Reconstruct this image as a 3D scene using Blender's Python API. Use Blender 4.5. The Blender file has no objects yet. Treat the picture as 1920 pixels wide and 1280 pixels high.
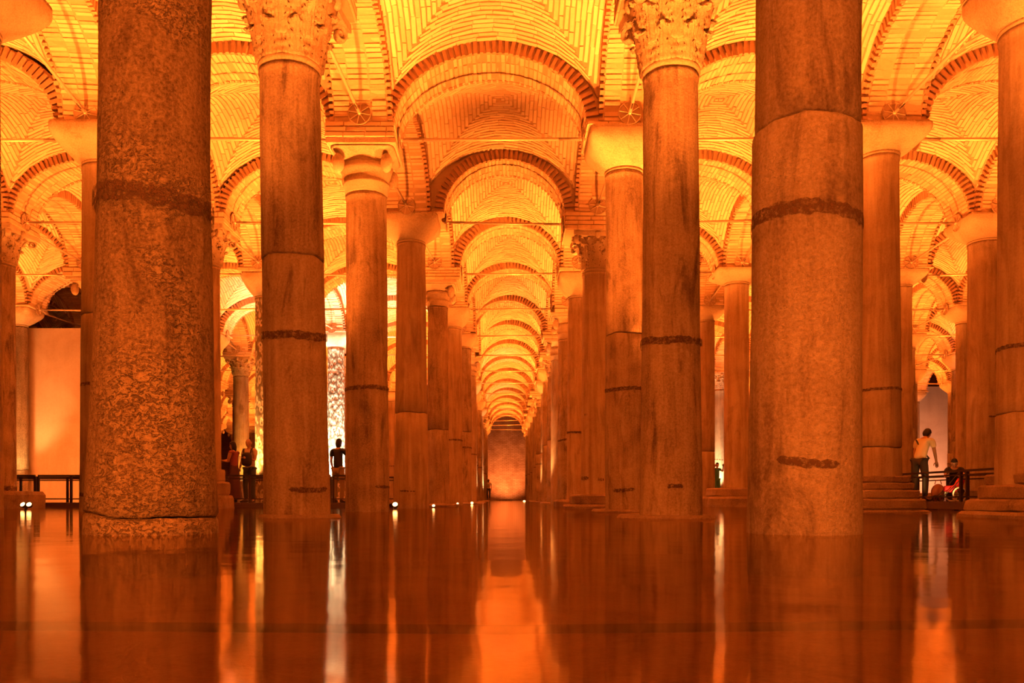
import bpy, bmesh, math, random
from mathutils import Vector, Matrix, noise

# ------------------------------------------------------------------ camera, world, exposure
SC = bpy.context.scene
COL = SC.collection
FPX, VPX, VPY, CAMH, BAY = 1590.0, 947.0, 933.0, 0.26, 4.8
cam_d = bpy.data.cameras.new('camera')
cam = bpy.data.objects.new('camera', cam_d); COL.objects.link(cam)
cam.location = (0, 0, CAMH); cam.rotation_euler = (math.radians(90), 0, 0)
cam_d.sensor_width = 36; cam_d.lens = FPX / 1920 * 36
cam_d.shift_x = (960 - VPX) / 1920; cam_d.shift_y = (VPY - 640) / 1920
cam_d.clip_start = 0.05; cam_d.clip_end = 400
SC.camera = cam
SC.view_settings.view_transform = 'Standard'; SC.view_settings.look = 'None'
SC.view_settings.gamma = 1; SC.view_settings.use_curve_mapping = False
SC.view_settings.exposure = 0.62
SC.cycles.use_denoising = True
SC.cycles.max_bounces = 7; SC.cycles.diffuse_bounces = 5; SC.cycles.glossy_bounces = 3
SC.cycles.transparent_max_bounces = 6
SC.cycles.sample_clamp_indirect = 6
SC.cycles.caustics_reflective = False; SC.cycles.caustics_refractive = False
W = bpy.data.worlds.new('world'); SC.world = W; W.use_nodes = True
W.node_tree.nodes['Background'].inputs[0].default_value = (1.0, 0.15, 0.01, 1)
W.node_tree.nodes['Background'].inputs[1].default_value = 0.02

AMBER = (1.0, 0.195, 0.019)
def spot(loc, target, power, size=80, color=AMBER, radius=.12, blend=.7, parent=None):
    d = bpy.data.lights.new('uplight', 'SPOT'); d.energy = power; d.color = color
    d.spot_size = math.radians(size); d.spot_blend = blend; d.shadow_soft_size = radius
    o = bpy.data.objects.new('uplight', d); COL.objects.link(o)
    o.location = loc
    o.rotation_euler = (Vector(target) - Vector(loc)).to_track_quat('-Z', 'Y').to_euler()
    return o
def wash(loc, target, power, sx, sy, color=AMBER):
    d = bpy.data.lights.new('flood', 'AREA'); d.energy = power; d.color = color
    d.shape = 'RECTANGLE'; d.size = sx; d.size_y = sy
    o = bpy.data.objects.new('flood', d); COL.objects.link(o); o.location = loc
    o.rotation_euler = (Vector(target) - Vector(loc)).to_track_quat('-Z', 'Y').to_euler()
    return o
def P(px, py, D): return Vector(((px - VPX) * D / FPX, D, CAMH + (VPY - py) * D / FPX))
def Z(py, D): return CAMH + (VPY - py) * D / FPX
def X(px, D): return (px - VPX) * D / FPX

# lattice of columns: line i stands at x = i + .46 bays, row n at depth 1.3 + n bays
ROWS, NEAR_ROW = 17, -2
def depth(n): return (1.3 + n) * BAY
CX = {(1,-2):-62,(0,-1):286,(0,0):1506,(1,-1):558,(1,0):1258,(1,1):1940,(2,-1):689,(2,0):1174,(2,1):1648,(2,-2):197,
      (3,-1):771,(3,0):1117,(3,2):1846,(3,-3):-3,(3,-2):386,(4,-1):821,(4,0):1084,(4,1):1381,(4,2):1690,(4,-2):499,
      (5,-1):849,(5,0):1063,(5,1):1324,(5,3):1808,(5,-4):38,(6,-1):868,(6,0):1047,(6,-2):630,(7,-1):880,(7,-3):452,(8,2):1349}
DRIFT = {-1: {4:-.42,5:-.41,6:-.41,7:-.41}}
rj = random.Random(11)
JIT = {(n, i): rj.uniform(-.02, .02) for n in range(-4, 20) for i in range(-8, 9)}
def col_x(n, i):
    if (n, i) in CX: return X(CX[(n, i)], depth(n))
    b = i + .46
    if i == -1 and n > 4: b = -.42
    if i == 0 and n > 4: b = .48
    if n < 0: b = i + .46
    return (b + JIT[(n, i)]) * BAY

# lamps: one upward flood behind a column base per lit bay; key (n, i) = bay between rows n..n+1, lines i..i+1
DIM = {(2,-1):.03, (1,-1):1.25, (1,0):1.2, (1,-2):1.2, (3,-1):1.0, (5,-1):.7}
def lamps():
    r = random.Random(5)
    for n in range(-2, ROWS - 1):
        d = 1.3 + n + .5
        for i in range(-6, 6):
            xc = (i + .96)
            if abs(xc) > .62 * max(d, 1) + 1.3 or abs(xc) > 5.6: continue
            k = DIM.get((n, i), r.choice([.75, 1, 1, 1.25, 1.4]))
            if (n in (5, 6, 7) and i <= -4) or (n in (8, 9) and i <= -5) or (n in (10, 11) and i == -6): continue
            side = -1 if xc < 0 else 1
            x0 = col_x(n, i + 1 if side < 0 else i); D = depth(n)
            tx = (col_x(n, i) + col_x(n, i + 1)) / 2
            dy, ty = (3.7, 3.1) if (n, i) in ((1, -1), (1, 0), (1, -2)) else (1.0, 3.9) if n == 0 else (.8, 2.2)
            spot((x0 + (.66 if side > 0 else -.66), D + dy, .28), (tx, D + ty, 8.5), 5400 * k, size=60, radius=.1)
lamps()
# added fill floods, out of view behind the camera, for the near column fronts
for x, t in ((-1.2, (-2.6, 6.2, 2.2)), (1.6, (2.2, 6.2, 2.2)), (-4, (-1.5, 11, 3)), (4.4, (2.5, 11, 3))):
    wash((x, -3.4, 1.0), t, 330 if x < 0 else 215, .6, .4)

# ------------------------------------------------------------------ material helpers
def nt(name):
    m = bpy.data.materials.new(name); m.use_nodes = True
    n = m.node_tree; return m, n, n.nodes['Principled BSDF']
def N(t, kind, **kw):
    n = t.nodes.new(kind)
    for k, v in kw.items():
        if k in ('operation', 'blend_type', 'data_type', 'feature', 'distance', 'noise_dimensions', 'wave_type', 'bands_direction'): setattr(n, k, v)
        else: n.inputs[k.replace('_', ' ')].default_value = v
    return n
def ramp(t, fac, stops):
    r = t.nodes.new('ShaderNodeValToRGB'); e = r.color_ramp.elements
    while len(e) < len(stops): e.new(.5)
    for el, (p, c) in zip(e, stops):
        el.position = p; el.color = (*c, 1) if len(c) == 3 else c
    t.links.new(fac, r.inputs[0]); return r
def plain(name, c, rough=.6, metal=0.0, emit=None, es=0):
    m, t, b = nt(name)
    b.inputs['Base Color'].default_value = (*c, 1); b.inputs['Roughness'].default_value = rough
    b.inputs['Metallic'].default_value = metal
    if emit: b.inputs['Emission Color'].default_value = (*emit, 1); b.inputs['Emission Strength'].default_value = es
    return m
def stone(name, dark, mid, light, streak=.5, pit=.5, bump=.5, scale=1.0, mott=.5, blot=0.0):
    m, t, b = nt(name); L = t.links.new
    tc = t.nodes.new('ShaderNodeTexCoord'); oi = t.nodes.new('ShaderNodeObjectInfo')
    off = N(t, 'ShaderNodeVectorMath', operation='SCALE'); off.inputs[0].default_value = (37, 91, 53); L(oi.outputs['Random'], off.inputs['Scale'])
    ad = N(t, 'ShaderNodeVectorMath', operation='ADD'); L(tc.outputs['Object'], ad.inputs[0]); L(off.outputs[0], ad.inputs[1])
    mp = t.nodes.new('ShaderNodeMapping'); mp.inputs['Scale'].default_value = (7*scale, 7*scale, .45*scale); L(ad.outputs[0], mp.inputs[0])
    s1 = N(t, 'ShaderNodeTexNoise', Scale=1.0, Detail=6.0, Roughness=.65, Distortion=.6); L(mp.outputs[0], s1.inputs['Vector'])
    s2 = N(t, 'ShaderNodeTexNoise', Scale=1.1*scale, Detail=5.0, Roughness=.6, Distortion=.8); L(ad.outputs[0], s2.inputs['Vector'])
    s3 = N(t, 'ShaderNodeTexNoise', Scale=38*scale, Detail=4.0, Roughness=.75); L(ad.outputs[0], s3.inputs['Vector'])
    mix = N(t, 'ShaderNodeMix', data_type='FLOAT'); mix.inputs[0].default_value = streak
    L(s2.outputs[0], mix.inputs[2]); L(s1.outputs[0], mix.inputs[3])
    mix2 = N(t, 'ShaderNodeMix', data_type='FLOAT'); mix2.inputs[0].default_value = .28 * mott + .1
    L(mix.outputs[0], mix2.inputs[2]); L(s3.outputs[0], mix2.inputs[3])
    cr = ramp(t, mix2.outputs[0], [(.38, dark), (.5, mid), (.63, light)])
    mp3 = t.nodes.new('ShaderNodeMapping'); mp3.inputs['Scale'].default_value = (3.2, 3.2, .75); L(ad.outputs[0], mp3.inputs[0])
    s4 = N(t, 'ShaderNodeTexNoise', Scale=1.0, Detail=7.0, Roughness=.72, Distortion=1.0); L(mp3.outputs[0], s4.inputs['Vector'])
    br = ramp(t, s4.outputs[0], [(.35, (1-blot, 1-blot*1.08, 1-blot*1.1)), (.47, (1, 1, 1)), (.64, (1+blot*.12, 1+blot*.12, 1+blot*.1))])
    mb_ = N(t, 'ShaderNodeMix', data_type='RGBA', blend_type='MULTIPLY'); mb_.inputs[0].default_value = 1
    L(cr.outputs[0], mb_.inputs[6]); L(br.outputs[0], mb_.inputs[7]); L(mb_.outputs[2], b.inputs['Base Color']); b.inputs['Roughness'].default_value = .78
    b.inputs['Specular IOR Level'].default_value = .3
    # relief: grain, chisel pits and soft hollows
    mp2 = t.nodes.new('ShaderNodeMapping'); mp2.inputs['Scale'].default_value = (22, 22, 34); mp2.inputs['Rotation'].default_value = (0, .5, .3); L(ad.outputs[0], mp2.inputs[0])
    vo = N(t, 'ShaderNodeTexNoise', Scale=1.0, Detail=3.0, Roughness=.7, Distortion=1.2); L(mp2.outputs[0], vo.inputs['Vector'])
    vr = ramp(t, vo.outputs[0], [(.36, (0, 0, 0)), (.5, (1, 1, 1))])
    mk = ramp(t, s2.outputs[0], [(.42, (0, 0, 0)), (.6, (1, 1, 1))])
    mm = N(t, 'ShaderNodeMath', operation='MULTIPLY'); L(mk.outputs[0], mm.inputs[0]); mm.inputs[1].default_value = pit
    mx = N(t, 'ShaderNodeMix', data_type='FLOAT'); L(mm.outputs[0], mx.inputs[0]); mx.inputs[2].default_value = 1; L(vr.outputs[0], mx.inputs[3])
    a1 = N(t, 'ShaderNodeMath', operation='MULTIPLY_ADD'); L(s3.outputs[0], a1.inputs[0]); a1.inputs[1].default_value = .5; L(mx.outputs[0], a1.inputs[2])
    a2 = N(t, 'ShaderNodeMath', operation='MULTIPLY_ADD'); L(s1.outputs[0], a2.inputs[0]); a2.inputs[1].default_value = .5; L(a1.outputs[0], a2.inputs[2])
    bp = N(t, 'ShaderNodeBump', Strength=bump, Distance=.03); L(a2.outputs[0], bp.inputs['Height']); L(bp.outputs[0], b.inputs['Normal'])
    return m
M = {}
M['shaft'] = stone('weathered_marble', (.17, .115, .08), (.38, .29, .21), (.57, .46, .35), streak=.5, pit=.55, bump=.55, blot=.5, mott=.8)
M['shaft_smooth'] = stone('smooth_marble', (.27, .19, .135), (.43, .33, .24), (.57, .47, .36), streak=.65, pit=.2, bump=.3, blot=.25)
M['shaft_rough'] = stone('pitted_granite', (.11, .075, .05), (.30, .22, .155), (.47, .37, .28), streak=.4, pit=1.0, bump=1.0, mott=1.3, blot=.4)
M['shaft_rose'] = stone('rosy_granite', (.15, .10, .075), (.30, .23, .18), (.44, .36, .32), streak=.4, pit=.5, bump=.55, mott=1.0, blot=.42)
M['cap'] = stone('carved_limestone', (.34, .25, .17), (.54, .43, .32), (.66, .56, .44), streak=.15, pit=.5, bump=.6, mott=1.0)
M['base'] = stone('base_stone', (.16, .10, .07), (.30, .21, .15), (.42, .32, .24), streak=.1, pit=.5, bump=.6, mott=.9)
def stain_mat():
    m, t, b = nt('dark_stain'); L = t.links.new
    b.inputs['Base Color'].default_value = (.11, .06, .038, 1); b.inputs['Roughness'].default_value = .95
    tc = t.nodes.new('ShaderNodeTexCoord')
    n1 = N(t, 'ShaderNodeTexNoise', Scale=26.0, Detail=5.0, Roughness=.8); L(tc.outputs['Object'], n1.inputs['Vector'])
    r = ramp(t, n1.outputs[0], [(.37, (0, 0, 0)), (.60, (1, 1, 1))]); L(r.outputs[0], b.inputs['Alpha'])
    return m
M['stain'] = stain_mat()
M['hole_shade'] = plain('painted_hole_shade', (.09, .045, .03), .95)  # shade inside the carved drill holes, put into a dark colour
M['iron'] = plain('black_railing_steel', (.035, .02, .016), .5, .3)
M['rod'] = plain('tie_rod_steel', (.62, .5, .38), .4, .35)
M['plate'] = plain('anchor_plate_iron', (.38, .27, .19), .6, .1)
def brick_mat(name, c0, c1, c2, bump=.4):
    m, t, b = nt(name); L = t.links.new
    tc = t.nodes.new('ShaderNodeTexCoord'); oi = t.nodes.new('ShaderNodeObjectInfo'); ge = t.nodes.new('ShaderNodeNewGeometry')
    ad = N(t, 'ShaderNodeMath', operation='ADD'); L(oi.outputs['Random'], ad.inputs[0]); L(ge.outputs['Random Per Island'], ad.inputs[1])
    fr = N(t, 'ShaderNodeMath', operation='FRACT'); L(ad.outputs[0], fr.inputs[0])
    ns = N(t, 'ShaderNodeTexNoise', Scale=14.0, Detail=5.0, Roughness=.7); L(ge.outputs['Position'], ns.inputs['Vector'])
    big = N(t, 'ShaderNodeTexNoise', Scale=.7, Detail=3.0, Roughness=.6); L(ge.outputs['Position'], big.inputs['Vector'])
    m1 = N(t, 'ShaderNodeMix', data_type='FLOAT'); m1.inputs[0].default_value = .5; L(fr.outputs[0], m1.inputs[2]); L(ns.outputs[0], m1.inputs[3])
    m2 = N(t, 'ShaderNodeMix', data_type='FLOAT'); m2.inputs[0].default_value = .45; L(m1.outputs[0], m2.inputs[2]); L(big.outputs[0], m2.inputs[3])
    cr = ramp(t, m2.outputs[0], [(.25, c0), (.5, c1), (.75, c2)]); L(cr.outputs[0], b.inputs['Base Color'])
    b.inputs['Roughness'].default_value = .85; b.inputs['Specular IOR Level'].default_value = .2
    bp = N(t, 'ShaderNodeBump', Strength=bump, Distance=.02); L(ns.outputs[0], bp.inputs['Height']); L(bp.outputs[0], b.inputs['Normal'])
    return m
M['brick'] = brick_mat('vault_brick', (.58, .44, .31), (.76, .63, .47), (.86, .76, .60))
M['arch_brick'] = brick_mat('arch_brick', (.46, .30, .20), (.64, .48, .34), (.78, .64, .48))
M['mortar'] = brick_mat('mortar', (.36, .25, .165), (.47, .345, .235), (.58, .44, .31))
M['ring_brick'] = brick_mat('ring_brick', (.32, .19, .125), (.46, .29, .19), (.58, .40, .28))
M['plaster'] = stone('wall_plaster', (.58, .42, .32), (.68, .52, .42), (.75, .6, .5), streak=.2, pit=.1, bump=.15, scale=.5)
M['pink_plaster'] = stone('pale_wall_plaster', (.6, .5, .48), (.7, .6, .58), (.78, .7, .68), streak=.2, pit=.1, bump=.15, scale=.5)

def water_mat():
    m, t, b = nt('still_water'); t.nodes.remove(b); L = t.links.new
    out = t.nodes['Material Output']
    ge = t.nodes.new('ShaderNodeNewGeometry')
    mp = t.nodes.new('ShaderNodeMapping'); mp.inputs['Scale'].default_value = (1, 1, 1); L(ge.outputs['Position'], mp.inputs[0])
    n1 = N(t, 'ShaderNodeTexNoise', Scale=2.2, Detail=2.0, Roughness=.5); L(mp.outputs[0], n1.inputs['Vector'])
    bp = N(t, 'ShaderNodeBump', Strength=.12, Distance=.02); L(n1.outputs[0], bp.inputs['Height'])
    gl = t.nodes.new('ShaderNodeBsdfGlossy'); gl.inputs['Color'].default_value = (.95, .86, .72, 1); gl.inputs['Roughness'].default_value = .075; L(bp.outputs[0], gl.inputs['Normal'])
    tr = t.nodes.new('ShaderNodeBsdfTransparent'); tr.inputs['Color'].default_value = (.7, .5, .3, 1)
    fr = t.nodes.new('ShaderNodeFresnel'); fr.inputs['IOR'].default_value = 1.45; L(bp.outputs[0], fr.inputs['Normal'])
    fa = N(t, 'ShaderNodeMath', operation='MULTIPLY_ADD'); L(fr.outputs[0], fa.inputs[0]); fa.inputs[1].default_value = .85; fa.inputs[2].default_value = .12
    mx = t.nodes.new('ShaderNodeMixShader'); L(fa.outputs[0], mx.inputs[0]); L(tr.outputs[0], mx.inputs[1]); L(gl.outputs[0], mx.inputs[2])
    L(mx.outputs[0], out.inputs['Surface'])
    return m
M['water'] = water_mat()

# ------------------------------------------------------------------ object helpers
def mesh_obj(name, vs, fs, mat, parent=None, smooth=False, loc=None):
    me = bpy.data.meshes.new(name); me.from_pydata([tuple(v) for v in vs], [], fs); me.update()
    if smooth:
        for p in me.polygons: p.use_smooth = True
    me.materials.append(mat if not isinstance(mat, str) else M[mat])
    o = bpy.data.objects.new(name, me); COL.objects.link(o)
    if parent: o.parent = parent
    if loc is not None: o.location = loc
    return o
def tag(o, label=None, cat=None, group=None, kind=None):
    if label: o['label'] = label
    if cat: o['category'] = cat
    if group: o['group'] = group
    if kind: o['kind'] = kind
    return o
def empty(name, loc=(0, 0, 0), rz=0, parent=None):
    o = bpy.data.objects.new(name, None); COL.objects.link(o); o.location = loc; o.rotation_euler = (0, 0, rz)
    o.empty_display_size = .1
    if parent: o.parent = parent
    return o
class MB:
    def __init__(s): s.v = []; s.f = []
    def add(s, vs, fs):
        k = len(s.v); s.v += [Vector(v) for v in vs]; s.f += [tuple(i + k for i in f) for f in fs]; return s
    def box(s, x0, x1, y0, y1, z0, z1, mat=None):
        vs = [Vector(p) for p in ((x0,y0,z0),(x1,y0,z0),(x1,y1,z0),(x0,y1,z0),(x0,y0,z1),(x1,y0,z1),(x1,y1,z1),(x0,y1,z1))]
        if mat: vs = [mat @ v for v in vs]
        return s.add(vs, [(0,3,2,1),(4,5,6,7),(0,1,5,4),(1,2,6,5),(2,3,7,6),(3,0,4,7)])
    def tube(s, pts, rad, seg=10, caps=True):
        pts = [Vector(p) for p in pts]; n = len(pts)
        rs = rad if isinstance(rad, (list, tuple)) else [rad] * n
        vs = []; up = None
        for k, p in enumerate(pts):
            d = (pts[min(k+1, n-1)] - pts[max(k-1, 0)]).normalized()
            if up is None: up = Vector((0, 0, 1)) if abs(d.z) < .9 else Vector((1, 0, 0))
            a = d.cross(up).normalized(); b_ = a.cross(d).normalized(); up = b_
            for q in range(seg):
                t = 2 * math.pi * q / seg; vs.append(p + (a * math.cos(t) + b_ * math.sin(t)) * rs[k])
        fs = [(k*seg+q, k*seg+(q+1)%seg, (k+1)*seg+(q+1)%seg, (k+1)*seg+q) for k in range(n-1) for q in range(seg)]
        if caps: fs += [tuple(reversed(range(seg))), tuple((n-1)*seg+q for q in range(seg))]
        return s.add(vs, fs)
    def lathe(s, prof, seg=32, cx=0, cy=0, wob=0, seed=0, caps=True):
        vs = []
        for z, r in prof:
            for q in range(seg):
                t = 2*math.pi*q/seg
                w = 1 + wob * noise.noise(Vector((math.cos(t)*1.3+seed, math.sin(t)*1.3, z*1.1)))
                vs.append((cx + r*w*math.cos(t), cy + r*w*math.sin(t), z))
        n = len(prof)
        fs = [(k*seg+q, k*seg+(q+1)%seg, (k+1)*seg+(q+1)%seg, (k+1)*seg+q) for k in range(n-1) for q in range(seg)]
        if caps: fs += [tuple(reversed(range(seg))), tuple((n-1)*seg+q for q in range(seg))]
        return s.add(vs, fs)
    def ball(s, c, r, seg=10, rings=7, sc=(1, 1, 1)):
        c = Vector(c); vs = []
        for k in range(1, rings):
            a = math.pi * k / rings
            for q in range(seg):
                t = 2*math.pi*q/seg; vs.append(c + Vector((math.sin(a)*math.cos(t)*sc[0], math.sin(a)*math.sin(t)*sc[1], math.cos(a)*sc[2])) * r)
        vs += [c + Vector((0, 0, r*sc[2])), c - Vector((0, 0, r*sc[2]))]; T, B = len(vs)-2, len(vs)-1
        fs = [(k*seg+q, (k+1)*seg+q, (k+1)*seg+(q+1)%seg, k*seg+(q+1)%seg) for k in range(rings-2) for q in range(seg)]
        fs += [(T, q, (q+1)%seg) for q in range(seg)] + [(B, (rings-2)*seg+(q+1)%seg, (rings-2)*seg+q) for q in range(seg)]
        return s.add(vs, fs)
    def build(s, name, mat, parent=None, smooth=False, loc=None): return mesh_obj(name, s.v, s.f, mat, parent, smooth, loc)

def rough_block(hx, hy, z0, z1, seed, amp=.02, round_=.25):
    """a worn stone slab: rounded plan, wobbly edges"""
    mb = MB(); seg = 40; prof = [(0, .96), (.12, 1), (.5, 1.0), (.86, .995), (1, .95)]
    vs = []
    for t_, s_ in prof:
        z = z0 + (z1 - z0) * t_
        for q in range(seg):
            a = 2*math.pi*(q+.5)/seg; c, s = math.cos(a), math.sin(a); e = round_
            x = math.copysign(abs(c)**e, c)*hx*s_; y = math.copysign(abs(s)**e, s)*hy*s_
            w = noise.noise(Vector((x*2.1+seed*7.3, y*2.1, z*3+seed)))
            x *= 1 + w*amp*2.5; y *= 1 + w*amp*2.5
            vs.append((x, y, z + amp*noise.noise(Vector((x*3+seed, y*3, t_)))*.6))
    n = len(prof)
    fs = [(k*seg+q, k*seg+(q+1)%seg, (k+1)*seg+(q+1)%seg, (k+1)*seg+q) for k in range(n-1) for q in range(seg)]
    fs += [tuple(reversed(range(seg))), tuple((n-1)*seg+q for q in range(seg))]
    return mb.add(vs, fs)

# ------------------------------------------------------------------ ceiling: piers, arches, vaults
SPR, AI, BI, AO, BO, TH = 7.0, 1.75, 1.29, 1.97, 1.50, .55   # springing, intrados/extrados half axes, half thickness
REG = {}; FORCE_FAR = False
ceiling = empty('ceiling'); ceiling['kind'] = 'structure'
ceiling['label'] = 'brick groin vaults carried on round arches over the water'
rb = random.Random(3)
def unit_brick(seed):
    r = random.Random(seed); mb = MB(); j = lambda: r.uniform(-.05, .05)
    vs = [(x*(.5+j()*.4), y*(.5+j()), z*(.5+j()*.6)) for x, y, z in ((-1,-1,-1),(1,-1,-1),(1,1,-1),(-1,1,-1),(-1,-1,1),(1,-1,1),(1,1,1),(-1,1,1))]
    return vs, [(0,3,2,1),(4,5,6,7),(0,1,5,4),(1,2,6,5),(2,3,7,6),(3,0,4,7)]
UB = [unit_brick(k) for k in range(6)]
def ub_mesh(mat):
    out = []
    for vs, fs in UB:
        me = bpy.data.meshes.new('brick'); me.from_pydata(vs, [], fs); me.materials.append(M[mat]); out.append(me)
    return out
UBM = {'brick': ub_mesh('brick'), 'arch_brick': ub_mesh('arch_brick'), 'ring_brick': ub_mesh('ring_brick')}
def mat_from(c, ax, ay, az, sx, sy, sz):
    m = Matrix.Identity(4)
    for k, (a, s) in enumerate(((ax, sx), (ay, sy), (az, sz))):
        for r_ in range(3): m[r_][k] = a[r_] * s
    for r_ in range(3): m[r_][3] = c[r_]
    return m
def ell_points(a, b, step):
    """parameters along the half ellipse at equal arc lengths"""
    K = 400; ts = [math.pi*k/K for k in range(K+1)]; L = [0]
    for k in range(K): L.append(L[-1] + math.hypot(a*(math.cos(ts[k+1])-math.cos(ts[k])), b*(math.sin(ts[k+1])-math.sin(ts[k]))))
    n = round(L[-1]/step); out = []; k = 0
    for q in range(n):
        s = L[-1]*(q+.5)/n
        while L[k+1] < s: k += 1
        out.append(ts[k] + (ts[k+1]-ts[k])*(s-L[k])/(L[k+1]-L[k]))
    return out, L[-1]/n
YS = ((-.47, -.205), (-.185, .17), (.19, .47))
def arch_bricks(a, seed):
    r = random.Random(seed); ts, st = ell_points(a, BI, .088); out = []
    rt = .215
    for t in ts:
        for (y0, y1) in YS:
            p = Vector((a*math.cos(t), 0, BI*math.sin(t)))
            nrm = Vector((math.cos(t)/a, 0, math.sin(t)/BI)).normalized(); tan = Vector((-nrm.z, 0, nrm.x))
            j = r.uniform(-.012, .012)
            c = p + nrm*(rt/2 + j + .004) + Vector((0, (y0+y1)/2 + r.uniform(-.008, .008), 0))
            ang = r.uniform(-.05, .05)
            tn = (tan + nrm*ang).normalized(); nn = Vector((tn.z, 0, -tn.x))
            out.append(mat_from(c, Vector((0, 1, 0)), tn, nn, (y1-y0)-.004, st*r.uniform(.58, .78), rt))
    return out
def ring_bricks(a, seed):
    r = random.Random(seed+77); ts, st = ell_points(a, BI, .108); out = []
    for t in ts:
        for yc in (-.515, .515):
            p = Vector((a*math.cos(t), 0, BI*math.sin(t)))
            nrm = Vector((math.cos(t)/a, 0, math.sin(t)/BI)).normalized(); tan = Vector((-nrm.z, 0, nrm.x))
            ln = .235+r.uniform(-.03, .03); ang = r.uniform(-.1, .1); tn = (tan+nrm*ang).normalized(); nn = Vector((tn.z, 0, -tn.x))
            c = p + nrm*(ln/2-.006) + Vector((0, yc+math.copysign(r.uniform(-.008, .012), yc), 0))
            out.append(mat_from(c, Vector((0, 1, 0)), tn, nn, .085, st*r.uniform(.48, .66), ln))
    return out
def arch_core(a):
    mb = MB(); K = 40; vs = []
    for k in range(K+1):
        t = math.pi*k/K; c, s = math.cos(t), math.sin(t)
        for (A, B, y) in ((a+.014, BI+.014, -TH+.055), (a+.014, BI+.014, TH-.055), (max(a+.21, AO+.08), BI+.24, TH-.055), (max(a+.21, AO+.08), BI+.24, -TH+.055)):
            vs.append((A*c, y, B*s))
    fs = []
    for k in range(K):
        for q in range(4): fs.append((k*4+q, k*4+(q+1)%4, (k+1)*4+(q+1)%4, (k+1)*4+q))
    fs += [(3, 2, 1, 0), tuple(K*4+q for q in range(4))]
    return mb.add(vs, fs)
HV = 1.85
def vz(u, v):
    e = lambda t: BO*math.sqrt(max(.02, 1-(.95*min(1.0, abs(t)))**2))
    a, b = e(u), e(v)
    return max(a, b) + .32*(1-min(1, u*u))*(1-min(1, v*v))
def vault_core():
    mb = MB(); G = 24; g = [-1.07] + [-1+2*k/G for k in range(G+1)] + [1.07]; n = len(g)
    vs = [(u*HV, v*HV, vz(u, v)+.015) for v in g for u in g]
    fs = [(j*n+i, (j+1)*n+i, (j+1)*n+i+1, j*n+i+1) for j in range(n-1) for i in range(n-1)]
    # give the shell its thickness
    k = len(vs); vs += [(x, y, z+.3) for x, y, z in vs]
    fs += [tuple(reversed([i+k for i in f])) for f in fs]
    ring = [i for i in range(n)] + [j*n+n-1 for j in range(1, n)] + [(n-1)*n+i for i in range(n-2, -1, -1)] + [j*n for j in range(n-2, 0, -1)]
    fs += [(ring[q], ring[(q+1) % len(ring)], ring[(q+1) % len(ring)]+k, ring[q]+k) for q in range(len(ring))]
    return mb.add(vs, fs)
def vault_bricks(seed, sx=1.0, sy=1.0):
    r = random.Random(seed); out = []; NC = 20
    def Q(u, v, w):
        if w == 0: uu, vv = u, v
        elif w == 1: uu, vv = -v, u
        elif w == 2: uu, vv = -u, -v
        else: uu, vv = v, -u
        return Vector((uu*HV*sx, vv*HV*sy, vz(uu, vv)))
    for w in range(4):
        for k in range(NC):
            v = -(k+.5)/NC; half = abs(v)
            nb = max(1, round(2*half*HV/.36)); st = 2*half/nb; offs = r.random()*.5
            for q in range(nb + 1):
                a = max(-half, -half+st*(q-offs)); b = min(half, -half+st*(q+1-offs))
                if b-a < .04: continue
                u = (a+b)/2
                p = Q(u, v, w); e = .01
                tu = (Q(u+e, v, w)-Q(u-e, v, w)); tv = (Q(u, v+e, w)-Q(u, v-e, w))
                ln = tu.length/(2*e)*(b-a); hv = tv.length/(2*e)/NC
                tx = tu.normalized(); nz = tx.cross(tv).normalized(); ty = nz.cross(tx)
                if nz.z > 0: nz = -nz
                ty = nz.cross(tx).normalized()
                ang = r.uniform(-.03, .03); tx2 = (tx+ty*ang).normalized(); ty2 = nz.cross(tx2)
                out.append(mat_from(p - nz*(.012+r.uniform(-.006, .006)), tx2, ty2, nz, max(.03, ln-.012), hv*r.uniform(.6, .8), .045))
    return out
def joined(mats, name, mat, seed=0):
    mb = MB()
    for k, m in enumerate(mats):
        vs, fs = UB[(k*7+seed) % 6]; mb.add([m @ Vector(v) for v in vs], fs)
    me = bpy.data.meshes.new(name); me.from_pydata([tuple(v) for v in mb.v], [], mb.f); me.materials.append(M[mat]); return me
def link(name, me, parent=None, loc=(0,0,0), rot=0, sc=(1,1,1)):
    o = bpy.data.objects.new(name, me); COL.objects.link(o); o.location = loc; o.rotation_euler = (0, 0, rot); o.scale = sc
    if parent: o.parent = parent
    return o
ARCH_CORE = {}; ARCH_BR = {}
def core_me(key, mb, name, mat):
    if key not in ARCH_CORE:
        me = bpy.data.meshes.new(name); me.from_pydata([tuple(v) for v in mb.v], [], mb.f); me.materials.append(M[mat]); ARCH_CORE[key] = me
    return ARCH_CORE[key]
def in_frame(p, m=15):
    if p.y < 2: return False
    px = VPX + p.x*FPX/p.y; py = VPY - (p.z-CAMH)*FPX/p.y
    return -m < px < 1920+m and -m < py < 1280+m
def bricks_on(parent, mats, M4, kind, single, limit=290, vis=None):
    """single bricks where the photograph lets them be picked apart, the rest one joined part"""
    inv = M4
    seen, rest = [], []
    for k, m in enumerate(mats):
        c = inv @ m.translation
        if single and in_frame(c) and (vis is None or vis(c, m)): seen.append((c.y, k))
        else: rest.append(k)
    seen.sort(); rest += [k for _, k in seen[limit:]]; seen = seen[:limit]
    for _, k in seen:
        o = bpy.data.objects.new('brick', UBM[kind][k % 6]); COL.objects.link(o); o.parent = parent
        o.matrix_local = mats[k]
    if rest:
        o = link('brickwork', joined([mats[k] for k in rest], 'brickwork', kind), parent); o['kind'] = 'stuff'
CA = {2:(742,1099),3:(833,1058),4:(864,1048),5:(877,1040),6:(882,1017),7:(890,1012),8:(900,1006),9:(903,1003),10:(906,993),11:(908,989),12:(909,987),13:(914,982)}
PH = .66
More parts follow.
